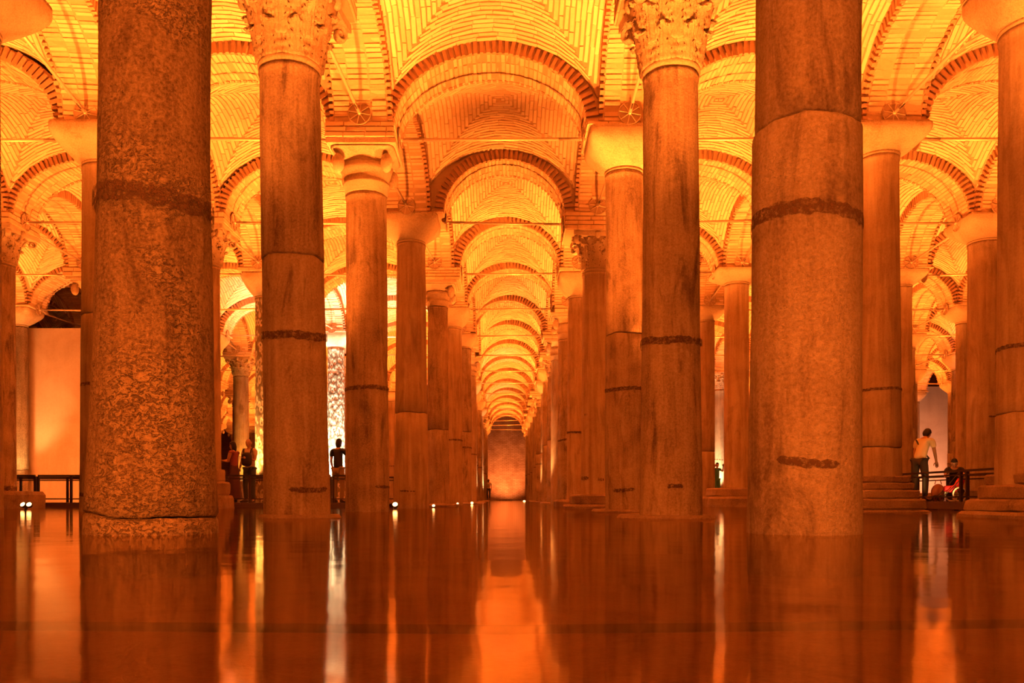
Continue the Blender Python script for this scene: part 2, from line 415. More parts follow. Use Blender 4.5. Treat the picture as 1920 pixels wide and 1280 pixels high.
def arch_between(n0, i0, n1, i1):
    across = n0 == n1
    if across:
        D = depth(n0); xl, xr = col_x(n0, i0)+PH, col_x(n1, i1)-PH
        if i0 == -1 and n0 in CA: xl, xr = X(CA[n0][0], D-.4), X(CA[n0][1], D-.4)
        c = Vector(((xl+xr)/2, D, SPR)); a = (xr-xl)/2; rot = 0
    else:
        xa, xb = col_x(n0, i0), col_x(n1, i1)
        c = Vector(((xa+xb)/2, (depth(n0)+depth(n1))/2, SPR)); rot = math.pi/2 - math.atan2(xb-xa, BAY); a = AI
        rot = math.atan2(BAY, xb-xa)
    near = c.y < 22 and c.y > 9 and in_frame(Vector((c.x, c.y+1.0, c.z+.4)), 260)
    M4 = Matrix.Translation(c) @ Matrix.Rotation(rot, 4, 'Z')
    near = near and not FORCE_FAR
    if near:
        core = link('arch', core_me(round(a, 3), arch_core(a), 'arch', 'mortar'), ceiling, c, rot)
        bricks_on(core, arch_bricks(a, n0*31+i0), M4, 'arch_brick', True, vis=lambda cc, m: cc.y < c.y+.1 or not across, limit=190)
        bricks_on(core, ring_bricks(a, n0*31+i0), M4, 'ring_brick', True, vis=lambda cc, m: cc.y < c.y if across else (cc.x-c.x)*c.x < 0, limit=100)
    else:
        s = a/AI
        core = link('arch', core_me(round(a, 1), arch_core(round(a, 1)), 'arch', 'mortar'), ceiling, c, rot, (a/round(a, 1), 1, 1))
        var = (round(a, 1), (n0*3+i0) % 2)
        if var not in ARCH_BR: ARCH_BR[var] = joined(arch_bricks(round(a, 1), var[1]), 'brickwork', 'arch_brick')
        b = link('brickwork', ARCH_BR[var], core); b['kind'] = 'stuff'
        v2 = ('r',)+var
        if v2 not in ARCH_BR: ARCH_BR[v2] = joined(ring_bricks(round(a, 1), var[1]), 'ring_brickwork', 'ring_brick')
        b = link('ring_brickwork', ARCH_BR[v2], core); b['kind'] = 'stuff'
    REG[core.name] = ('across' if across else 'along', n0, i0)
VB = {}
def vault(n, i):
    x0, x1, x2, x3 = col_x(n, i), col_x(n, i+1), col_x(n+1, i), col_x(n+1, i+1)
    xc = (x0+x1+x2+x3)/4; w = ((x1-x0)+(x3-x2))/2
    sx = (w/2-TH)/HV; sy = 1.0
    c = Vector((xc, (depth(n)+depth(n+1))/2, SPR))
    near = 8 < c.y < 24 and in_frame(Vector((c.x, c.y+1.6, c.z+1)), 200)
    v = link('vault', core_me('vault', vault_core(), 'vault', 'mortar'), ceiling, c, 0, (sx, sy, 1)); REG[v.name] = ('vault', n, i)
    if near:
        ms = vault_bricks(n*17+i, 1.0, 1.0)
        M4 = Matrix.Translation(c) @ Matrix.Diagonal((sx, sy, 1, 1))
        bricks_on(v, ms, M4, 'brick', True, vis=lambda cc, m: cc.y > c.y-.6)
    else:
        var = (n*5+i) % 4
        if var not in VB: VB[var] = joined(vault_bricks(var), 'brickwork', 'brick')
        b = link('brickwork', VB[var], v); b['kind'] = 'stuff'
def pier(n, i, z0):
    D = depth(n); x = col_x(n, i); hx = PH-.01
    xl, xr = -hx, hx
    if i == -1 and n in CA: xr = X(CA[n][0], D-.4)-x-.01
    if i == 0 and n in CA: xl = X(CA[n][1], D-.4)-x+.01
    g = MB().box(xl+.02, xr-.02, -hx+.02, hx-.02, z0, SPR+.02); g.box(-TH+.01, TH-.01, -TH+.01, TH-.01, SPR, SPR+.75)
    p = g.build('pier', 'mortar', ceiling, loc=(x, D, 0))
    REG[p.name] = ('pier', n, i)
    r = random.Random(n*13+i); ms = []
    nc = max(1, int((SPR-z0)/.085)); ch = (SPR-z0)/nc
    for k in range(nc):
        z = z0+ch*(k+.5)
        for f in range(4):
            wl, wr = (xl, xr) if f in (0, 2) else (-hx, hx)
            y = -hx if f == 0 else hx if f == 2 else (xl if f == 3 else xr)
            s = wl; 
            while s < wr-.02:
                L = min(r.uniform(.26, .4), wr-s)
                cx = s+L/2
                if f in (0, 2): c = Vector((cx, y*(1-.05), z)); ax, ay = Vector((1,0,0)), Vector((0,1,0))
                else: c = Vector((y*(1-.05), cx, z)); ax, ay = Vector((0,1,0)), Vector((1,0,0))
                ms.append(mat_from(c, ax, Vector((0,0,1)), ay, L-.015, ch*.72, .09)); s += L
    bricks_on(p, ms, Matrix.Translation((x, D, 0)), 'arch_brick', 9 < D < 22, limit=120, vis=lambda cc, m: cc.y < D-.4 or abs(cc.x) < abs(x)-.4)

# ------------------------------------------------------------------ columns
def cap_loft(z0, z1, r0, hw, kind):
    """round below, square above, convex bowl"""
    mb = MB(); seg = 48; rings = []
    K = 10
    for k in range(K+1):
        t = k/K
        if kind == 'basket': w = r0 + (hw-r0)*math.sin(math.pi/2*min(1, t/.8))**.9; e = 1-.78*min(1, t/.75)
        else: w = r0 + (hw-r0)*t**1.3; e = 1-.75*t
        rings.append((z0+(z1-z0)*t, w, e))
    vs = []
    for z, w, e in rings:
        for q in range(seg):
            a = 2*math.pi*(q+.5)/seg; c, s = math.cos(a), math.sin(a)
            vs.append((math.copysign(abs(c)**e, c)*w, math.copysign(abs(s)**e, s)*w, z))
    n = len(rings)
    fs = [(k*seg+q, k*seg+(q+1)%seg, (k+1)*seg+(q+1)%seg, (k+1)*seg+q) for k in range(n-1) for q in range(seg)]
    fs += [tuple(reversed(range(seg))), tuple((n-1)*seg+q for q in range(seg))]
    return mb.add(vs, fs)
def sq_slab(mb, hw, z0, z1, concave=0.0, bev=.012):
    pts = []; K = 8
    for sd in range(4):
        a = sd*math.pi/2
        for k in range(K):
            t = -1+2*k/K; d = hw*(1-concave*(1-t*t))
            x, y = d, t*hw
            if abs(t) > .98: x = hw; y = t*hw
            pts.append((x*math.cos(a)-y*math.sin(a), x*math.sin(a)+y*math.cos(a)))
    n = len(pts); vs = []
    for z, s in ((z0, 1-bev/hw), (z0+bev, 1), (z1-bev, 1), (z1, 1-bev/hw)): vs += [(x*s, y*s, z) for x, y in pts]
    fs = [(k*n+q, k*n+(q+1)%n, (k+1)*n+(q+1)%n, (k+1)*n+q) for k in range(3) for q in range(n)]
    fs += [tuple(reversed(range(n))), tuple(3*n+q for q in range(n))]
    return mb.add(vs, fs)
def leaf_point(s, t, h, w):
    lob = .5+.5*abs(math.sin(t*math.pi*4.2))
    hwid = w/2*(1.0-.5*t**2.4)*(.74+.26*lob)*(1 if t < .97 else .7)
    curl = max(0, t-.74)/.26
    z = h*(t if curl == 0 else .74+.26*math.sin(curl*math.pi*.72)*.9)
    out = .02 + .075*t + .085*curl**1.5
    rib = .018*math.cos(s*math.pi*6)*(1-.35*t) + .022*(1-abs(s)) + .012*math.sin(t*26)*abs(s)
    return Vector((out+rib-.07*s*s*w/.4, s*hwid, z - .03*abs(s)*curl + .018*math.sin(abs(s)*7)*t))
def leaf_mesh(h, w):
    """acanthus leaf: lobed, ribbed, tip rolling outward; base at origin, facing +x"""
    mb = MB(); NU, R = 16, 20
    vs = [leaf_point(-1+2*u/NU, v/(R-1), h, w) for v in range(R) for u in range(NU+1)]
    n = NU+1
    fs = [(j*n+i, j*n+i+1, (j+1)*n+i+1, (j+1)*n+i) for j in range(R-1) for i in range(NU)]
    k = len(vs); vs += [Vector((v.x-.03, v.y*.96, v.z-.004)) for v in vs]
    fs += [tuple(reversed([i+k for i in f])) for f in fs]
    ring = [i for i in range(n)] + [j*n+NU for j in range(1, R)] + [(R-1)*n+i for i in range(NU-1, -1, -1)] + [j*n for j in range(R-2, 0, -1)]
    fs += [(ring[(q+1)%len(ring)], ring[q], ring[q]+k, ring[(q+1)%len(ring)]+k) for q in range(len(ring))]
    return mb.add(vs, fs)
LEAF = None
def volute_mb(sgn=1):
    mb = MB(); pts = []; rs = []
    for k in range(22):
        t = k/21; a = math.pi*.5 - t*math.pi*2.6; R = .105*(1-.78*t)
        pts.append((R*math.cos(a), 0, R*math.sin(a))); rs.append(.034*(1-.45*t))
    pts = [(-.34, 0, -.28), (-.2, 0, -.02), (-.1, 0, .08)] + pts; rs = [.02, .03, .034] + rs
    return mb.tube(pts, rs, 8)
def corinthian(parent, x, z0, z1, r0, hw):
    c = empty('capital', (x, 0, 0), 0, parent)
    H = z1-z0; mb = MB()
    mb.lathe([(z0, r0*.98), (z0+.03, r0*1.06), (z0+.07, r0*1.06), (z0+.09, r0*1.0), (z0+H*.3, r0*1.05), (z0+H*.55, r0*1.18), (z0+H*.72, r0*1.36), (z0+H*.88, r0*1.62), (z0+H*.9, r0*1.4)], 40)
    mb.build('bell', 'cap', c, True)
    lf = leaf_mesh(H*.46, .36).build('acanthus_leaf', 'cap', c, True); first = True
    def put(a, z, rad, s):
        nonlocal first
        o = lf if first else lf.copy()
        if not first: COL.objects.link(o); o.parent = c
        first = False
        o.location = (math.cos(a)*rad, math.sin(a)*rad, z); o.rotation_euler = (0, 0, a); o.scale = s
    dm = MB(); rr = random.Random(int(x*100)+7)
    for cnt, ph, z, rad, sc in ((8, math.pi/8, z0+.07, r0*.99, (1, .98, .92)), (8, 0, z0+H*.30, r0*1.05, (1.15, 1.1, .95)), (8, math.pi/8, z0+H*.52, r0*1.2, (1.0, .8, .7))):
        for k in range(cnt):
            a = k*2*math.pi/cnt+ph; put(a, z, rad, sc)
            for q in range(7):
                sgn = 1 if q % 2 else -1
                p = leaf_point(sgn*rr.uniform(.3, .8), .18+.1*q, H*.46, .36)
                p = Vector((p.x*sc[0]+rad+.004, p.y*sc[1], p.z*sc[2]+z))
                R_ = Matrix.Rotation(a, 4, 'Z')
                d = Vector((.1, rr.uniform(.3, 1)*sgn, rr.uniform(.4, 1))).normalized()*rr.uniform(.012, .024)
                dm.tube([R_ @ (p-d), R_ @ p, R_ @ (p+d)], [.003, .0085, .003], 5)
    o = dm.build('hole_shade_mark', 'hole_shade', c); o['kind'] = 'stuff'  # solid dark slivers on the leaves, painting the shade of drilled holes
    vm = volute_mb().build('volute', 'cap', c, True)
    for k in range(4):
        o = vm if k == 0 else vm.copy()
        if k: COL.objects.link(o); o.parent = c
        a = math.pi/4+k*math.pi/2; R = hw*1.12
        o.location = (math.cos(a)*R, math.sin(a)*R, z0+H*.78); o.rotation_euler = (0, 0, a); o.scale = (.95, 2.2, 1.0)
    ab = sq_slab(MB(), hw, z0+H*.87, z1, .12); ab.build('abacus', 'cap', c)
    for k in range(4):
        a = k*math.pi/2
        MB().ball((math.cos(a)*hw*.9, math.sin(a)*hw*.9, z0+H*.9), .085, 12, 8, (.8, .8, 1.1) ).build('rosette', 'cap', c, True)
def basket(parent, x, z0, z1, r0, hw):
    mb = cap_loft(z0+.05, z1, r0*1.02, hw, 'basket'); mb.lathe([(z0, r0*1.0), (z0+.015, r0*1.05), (z0+.045, r0*1.05), (z0+.06, r0*1.0)], 36)
    mb.build('capital', 'cap', parent, True, (x, 0, 0))
def doric(parent, x, z0, z1, r0, hw):
    c = empty('capital', (x, 0, 0), 0, parent); H = z1-z0
    MB().lathe([(z0, r0*.99), (z0+.02, r0*1.04), (z0+H*.17, r0*1.07), (z0+H*.2, r0*1.14), (z0+H*.24, r0*1.14), (z0+H*.27, r0*1.05), (z0+H*.34, r0*1.08), (z0+H*.46, r0*1.2), (z0+H*.6, r0*1.3), (z0+H*.62, r0*1.15)], 40).build('echinus', 'cap', c, True)
    cap_loft(z0+H*.58, z0+H*.87, r0*1.12, hw*.93, 'x').build('cushion', 'cap', c, True)
    for k in range(4):
        a = math.pi/4+k*math.pi/2
        MB().ball((math.cos(a)*hw*.98, math.sin(a)*hw*.98, z0+H*.55), .13, 12, 8, (.85, .85, 1.35)).build('corner_leaf', 'cap', c, True)
    sq_slab(MB(), hw, z0+H*.88, z1, .02).build('abacus', 'cap', c)

CAPW = {'basket': 'plain basket capital', 'corinthian': 'carved leaf capital', 'doric': 'moulded slab capital'}
ORD = ['first', 'second', 'third', 'fourth', 'fifth', 'sixth', 'seventh', 'eighth', 'ninth', 'tenth', 'eleventh', 'twelfth', 'thirteenth', 'fourteenth', 'fifteenth', 'sixteenth', 'seventeenth', 'eighteenth']
def line_name(i): return (ORD[-i-1] + ' line left of') if i < 0 else (ORD[i] + ' line right of')
def column(n, i, wb, wt, zc, ztop, cap, joints=(), bands=(), base=None, mat='shaft', lean=0.0, label=None, hw=.6, seg=28, foot=0.0, flare=0):
    """wb/wt = diameters at water level and under the capital, joints/bands = heights"""
    D = depth(n); x = col_x(n, i); t = empty('column', (x, D, 0))
    tag(t, label or f'stone column with {CAPW[cap]}, {ORD[n]} row, {line_name(i)} the aisle', 'column', 'stone columns standing in rows in the water', kind='thing')
    REG[t.name] = ('column', n, i)
    zb = -.3
    def rad(z):
        if flare: return (wt+(wb-wt)*math.exp(-max(0, z)/flare))/2
        s = min(1, max(0, z/zc)); return (wb+(wt-wb)*s**.75)/2
    def cx(z): return lean*z/zc
    cuts = [zb] + sorted(j for j in joints) + [zc]
    rr = random.Random(n*101+i*7)
    for a, b in zip(cuts[:-1], cuts[1:]):
        mb = MB(); K = max(3, int((b-a)/(.18 if n < 3 else .5))); vs = []
        prof = [(a+.006, -.014), (a+.022, 0)] + [(a+(b-a)*k/K, 0) for k in range(1, K)] + [(b-.022, 0), (b-.006, -.014)]
        if b == zc: prof[-2:] = [(b-.09, 0), (b-.07, .012), (b-.01, .012)]
        sd = rr.random()*50; wob = .012 if mat == 'shaft_smooth' else .028
        dj = rr.uniform(-.01, .01)
        for z, dr in prof:
            r = rad(z) + dr + dj
            for q in range(seg):
                th = 2*math.pi*q/seg
                w = 1 + wob*noise.noise(Vector((math.cos(th)*1.5+sd, math.sin(th)*1.5, z*.9))) + wob*.35*noise.noise(Vector((math.cos(th)*5+sd, math.sin(th)*5, z*4)))
                jit = 0
                if abs(z-b) < .03 and b != zc or abs(z-a) < .03 and a != zb:
                    jj = b if abs(z-b) < .03 else a
                    jit = .035*noise.noise(Vector((math.cos(th)*1.1, math.sin(th)*1.1, jj*3))) + .015*noise.noise(Vector((math.cos(th)*4, math.sin(th)*4, jj*3)))
                vs.append((cx(z)+r*w*math.cos(th), r*w*math.sin(th), z+jit))
        m_ = len(prof)
        fs = [(k*seg+q, k*seg+(q+1)%seg, (k+1)*seg+(q+1)%seg, (k+1)*seg+q) for k in range(m_-1) for q in range(seg)]
        fs += [tuple(reversed(range(seg))), tuple((m_-1)*seg+q for q in range(seg))]
        mb.add(vs, fs).build('drum' if len(cuts) > 2 else 'shaft', mat, t, True)
    for bnd in bands:
        z, h = bnd[0], bnd[1]; a0, a1 = (bnd[2], bnd[3]) if len(bnd) > 3 else (0, 2*math.pi)
        S = 96; vs = []
        for q in range(S+1):
            th = a0+(a1-a0)*q/S; cz = z+.05*noise.noise(Vector((math.cos(th)*.9+n, math.sin(th)*.9, z)))*(h/.08)
            e = 1 if a1-a0 > 6 else min(1, q/8, (S-q)/8)
            hh = h/2*e*(1+.5*noise.noise(Vector((math.cos(th)*9, math.sin(th)*9, i))))
            hl = h/2*e*(1+.5*noise.noise(Vector((math.cos(th)*9, math.sin(th)*9, i+9))))
            for zz, dr in ((cz-hl, .004), (cz-hl*.6, .006), (cz+hh*.6, .006), (cz+hh, .004)):
                wv = 1 + (.012 if mat == 'shaft_smooth' else .028)*.5
                vs.append((cx(zz)+(rad(zz)*wv+dr)*math.cos(th), (rad(zz)*wv+dr)*math.sin(th), zz))
        fs = [(q*4+k, (q+1)*4+k, (q+1)*4+k+1, q*4+k+1) for q in range(S) for k in range(3)]
        o = mesh_obj('band', vs, fs, 'stain', t, True); o['label'] = 'dark stained band around the shaft'
    if foot: MB().lathe([(-.3, rad(0)+foot), (.03, rad(0)+foot), (.1, rad(0)+foot*.7), (.13, rad(0)-.01)], 48, wob=.04, seed=i).build('footing', mat, t, True)
    if base:
        for k, (hx, z0, z1, dx, *rd_) in enumerate(base):
            o = rough_block(hx, hx, z0, z1, n*9+i+k*3, amp=.03, round_=rd_[0] if rd_ else .3).build('base_slab', 'base', t, False, (dx, 0, 0))
    xx = lean
    {'basket': basket, 'corinthian': corinthian, 'doric': doric}[cap](t, xx, zc, ztop, rad(zc), hw)
    return ztop

def u(n): return depth(n)/FPX
SPEC = {}
SPEC[(0,-1)] = dict(flare=1.5, wb=.945, wt=.77, zc=5.9, ztop=6.75, cap='corinthian', bands=[(2.36, .13)], mat='shaft_rough', seg=64, lean=.04,
    joints=[.14], label='massive pitted column nearest the camera on the left, dark wavy band halfway up')
SPEC[(0,0)] = dict(flare=1.8, wb=.80, wt=.745, zc=5.9, ztop=6.75, cap='basket', joints=[2.94], bands=[(2.26, .10), (.52, .06, 3.9, 5.0)], mat='shaft_rose', seg=64, lean=.055,
    label='massive rosy column nearest the camera on the right, chipped joint high on its shaft')
SPEC[(1,-1)] = dict(wb=.87, wt=.765, zc=5.77, ztop=6.8, cap='corinthian', joints=[3.34], bands=[(2.32, .10), (.38, .06, 4.7, 6.0)], mat='shaft', seg=48, lean=-.10, hw=.68,
    base=[(.52, -.2, .045, .03, .85)], label='reddish two-piece column with carved leaf capital, second on the left, dark streaks below its joint')
SPEC[(1,0)] = dict(wb=.83, wt=.71, zc=5.72, ztop=6.75, cap='corinthian', bands=[(2.26, .09), (.42, .05, 4.4, 4.9)], mat='shaft', seg=48, hw=.6,
    base=[(.6, -.2, .04, -.06, .5)], label='smooth column with a carved leaf capital, second on the right, on a wide slab')
SPEC[(1,1)] = dict(wb=.92, wt=.82, zc=6.30, ztop=6.98, cap='basket', joints=[1.35], bands=[(2.2, .05)], mat='shaft_smooth', seg=40, hw=.66,
    base=[(.86, -.2, .08, .18), (.76, .08, .24, .17), (.64, .24, .43, .16), (.56, .43, .57, .14)], label='column at the right edge of the picture standing on a stepped stone base')
SPEC[(1,-2)] = dict(wb=.85, wt=.76, zc=6.3, ztop=7.0, cap='basket', mat='shaft_smooth', hw=.78, label='column beyond the left picture edge, only its pale capital corner showing')
SPEC[(2,-1)] = dict(wb=.83, wt=.76, zc=5.87, ztop=6.73, cap='doric', bands=[(2.28, .075), (.46, .05, 5.2, 6.3)], mat='shaft', seg=40, hw=.63, lean=-.02,
    label='third column on the left, moulded capital under a thin dark-edged slab')
SPEC[(2,0)] = dict(wb=.78, wt=.70, zc=6.27, ztop=6.95, cap='basket', joints=[3.27], bands=[(2.26, .07), (.42, .06, 3.9, 5.0)], mat='shaft', seg=40, hw=.70, lean=-.04,
    base=[(.6, -.2, .05, 0, .4)], label='third column on the right, half hidden, plain bowl capital glowing on its left edge')
SPEC[(2,1)] = dict(wb=.83, wt=.70, zc=6.57, ztop=7.0, cap='basket', joints=[1.19], bands=[(2.26, .05)], mat='shaft_smooth', seg=40, hw=.72,
    base=[(.78, -.2, .04, -.1), (.72, .05, .24, -.08), (.6, .25, .40, -.06), (.5, .41, .53, 0), (.45, .54, .66, 0)], label='smooth orange column on a worn stepped base, beside the stooping man')
SPEC[(2,-2)] = dict(wb=.86, wt=.76, zc=6.38, ztop=7.0, cap='basket', joints=[3.64], bands=[(2.35, .06), (.35, .07)], mat='shaft_smooth', seg=40, hw=.74,
    label='column half hidden behind the massive pitted one, railing ends at it')
SPEC[(3,-1)] = dict(wb=.86, wt=.68, zc=6.4, ztop=7.0, cap='basket', joints=[2.31], bands=[(.42, .04, 4.1, 5.1)], mat='shaft_smooth', hw=.68, seg=36,
    label='fourth column on the left, plain bowl capital, small lamp at its foot')
SPEC[(3,0)] = dict(wb=.72, wt=.62, zc=5.69, ztop=6.6, cap='corinthian', bands=[(2.26, .07), (.72, .09)], mat='shaft_smooth', hw=.58, seg=36,
    base=[(.72, -.2, .1, -.05), (.6, .1, .34, 0)], label='fourth column on the right with a small dark carved capital')
SPEC[(3,2)] = dict(wb=.80, wt=.73, zc=6.43, ztop=6.98, cap='basket', mat='shaft_smooth', hw=.7, bands=[(2.2, .04, 4.4, 5.0)], seg=36, base=[(.62, -.2, .2, 0), (.54, .2, .45, 0)],
    label='pale striped column between the right edge column and the stooping man')
SPEC[(3,-3)] = dict(wb=.78, wt=.70, zc=5.88, ztop=6.75, cap='corinthian', mat='shaft', bands=[(.5, .12)], hw=.66, seg=36, base=[(.8, -.2, .42, 0)],
    label='column cut by the left picture edge, carved leaf capital')
SPEC[(3,-2)] = dict(wb=.75, wt=.66, zc=5.85, ztop=6.75, cap='corinthian', mat='shaft_smooth', hw=.6, seg=36, base=[(.56, -.2, .32, 0), (.47, .33, .64, .02), (.41, .65, .95, -.02)],
    label='column just right of the massive pitted one, rough red blocks piled at its foot')
SPEC[(4,-1)] = dict(wb=.70, wt=.62, zc=5.95, ztop=6.65, cap='doric', joints=[2.29], mat='shaft', hw=.6, base=[(.62, -.2, .08, 0)])
SPEC[(4,0)] = dict(wb=.70, wt=.62, zc=6.2, ztop=6.9, cap='basket', bands=[(2.2, .06)], mat='shaft_smooth', base=[(.8, -.2, .2, .1)])
SPEC[(4,1)] = dict(wb=.76, wt=.72, zc=6.62, ztop=7.0, cap='basket', mat='shaft_smooth', hw=.72, base=[(1.0, -.2, .3, 0), (.8, .3, .55, 0)], label='bright smooth column between the two massive right-hand columns, slab-shaped capital')
SPEC[(4,2)] = dict(wb=.66, wt=.60, zc=6.55, ztop=7.0, cap='basket', mat='shaft_smooth', base=[(.8, -.2, .4, 0)])
SPEC[(4,-2)] = dict(wb=.66, wt=.64, zc=6.2, ztop=6.9, cap='basket', mat='shaft_eye', label='bright speckled column carved with teardrop shapes, behind the second left column')
SPEC[(5,1)] = dict(wb=.62, wt=.6, zc=6.5, ztop=7.0, cap='basket', mat='shaft_smooth', joints=[1.9])
SPEC[(5,3)] = dict(wb=.6, wt=.56, zc=6.45, ztop=7.0, cap='basket', mat='shaft_smooth')
SPEC[(5,-4)] = dict(wb=.58, wt=.5, zc=6.35, ztop=6.95, cap='basket', mat='shaft_rough', joints=[1.25], label='slim mottled column standing in front of the plastered wall on the left')
SPEC[(6,-2)] = dict(wb=.74, wt=.66, zc=6.4, ztop=7.0, cap='basket', mat='shaft_eye', label='floodlit white column with cracked pattern, seen between second and third left columns')
SPEC[(7,-3)] = dict(wb=.78, wt=.70, zc=5.95, ztop=6.8, cap='corinthian', mat='shaft', joints=[2.2], label='yellow column with leaf capital above the heads of the couple')
def eye_mat():
    m, t, b = nt('peacock_eye_marble'); L = t.links.new
    tc = t.nodes.new('ShaderNodeTexCoord'); mp = t.nodes.new('ShaderNodeMapping'); mp.inputs['Scale'].default_value = (7, 7, 4.2); L(tc.outputs['Object'], mp.inputs[0])
    ns = N(t, 'ShaderNodeTexNoise', Scale=3.0, Detail=3.0); L(mp.outputs[0], ns.inputs['Vector'])
    av = N(t, 'ShaderNodeMix', data_type='VECTOR'); av.inputs[0].default_value = .25; L(mp.outputs[0], av.inputs[4]); L(ns.outputs['Color'], av.inputs[5])
    vo = N(t, 'ShaderNodeTexVoronoi', Scale=1.6); L(av.outputs[1], vo.inputs['Vector'])
    cr = ramp(t, vo.outputs['Distance'], [(.12, (.12, .09, .06)), (.3, (.66, .58, .48)), (.42, (.75, .68, .58)), (.6, (.22, .17, .12))]); L(cr.outputs[0], b.inputs['Base Color'])
    b.inputs['Roughness'].default_value = .8
    bp = N(t, 'ShaderNodeBump', Strength=.9, Distance=.04); L(vo.outputs['Distance'], bp.inputs['Height']); L(bp.outputs[0], b.inputs['Normal'])
    return m
M['shaft_eye'] = eye_mat()

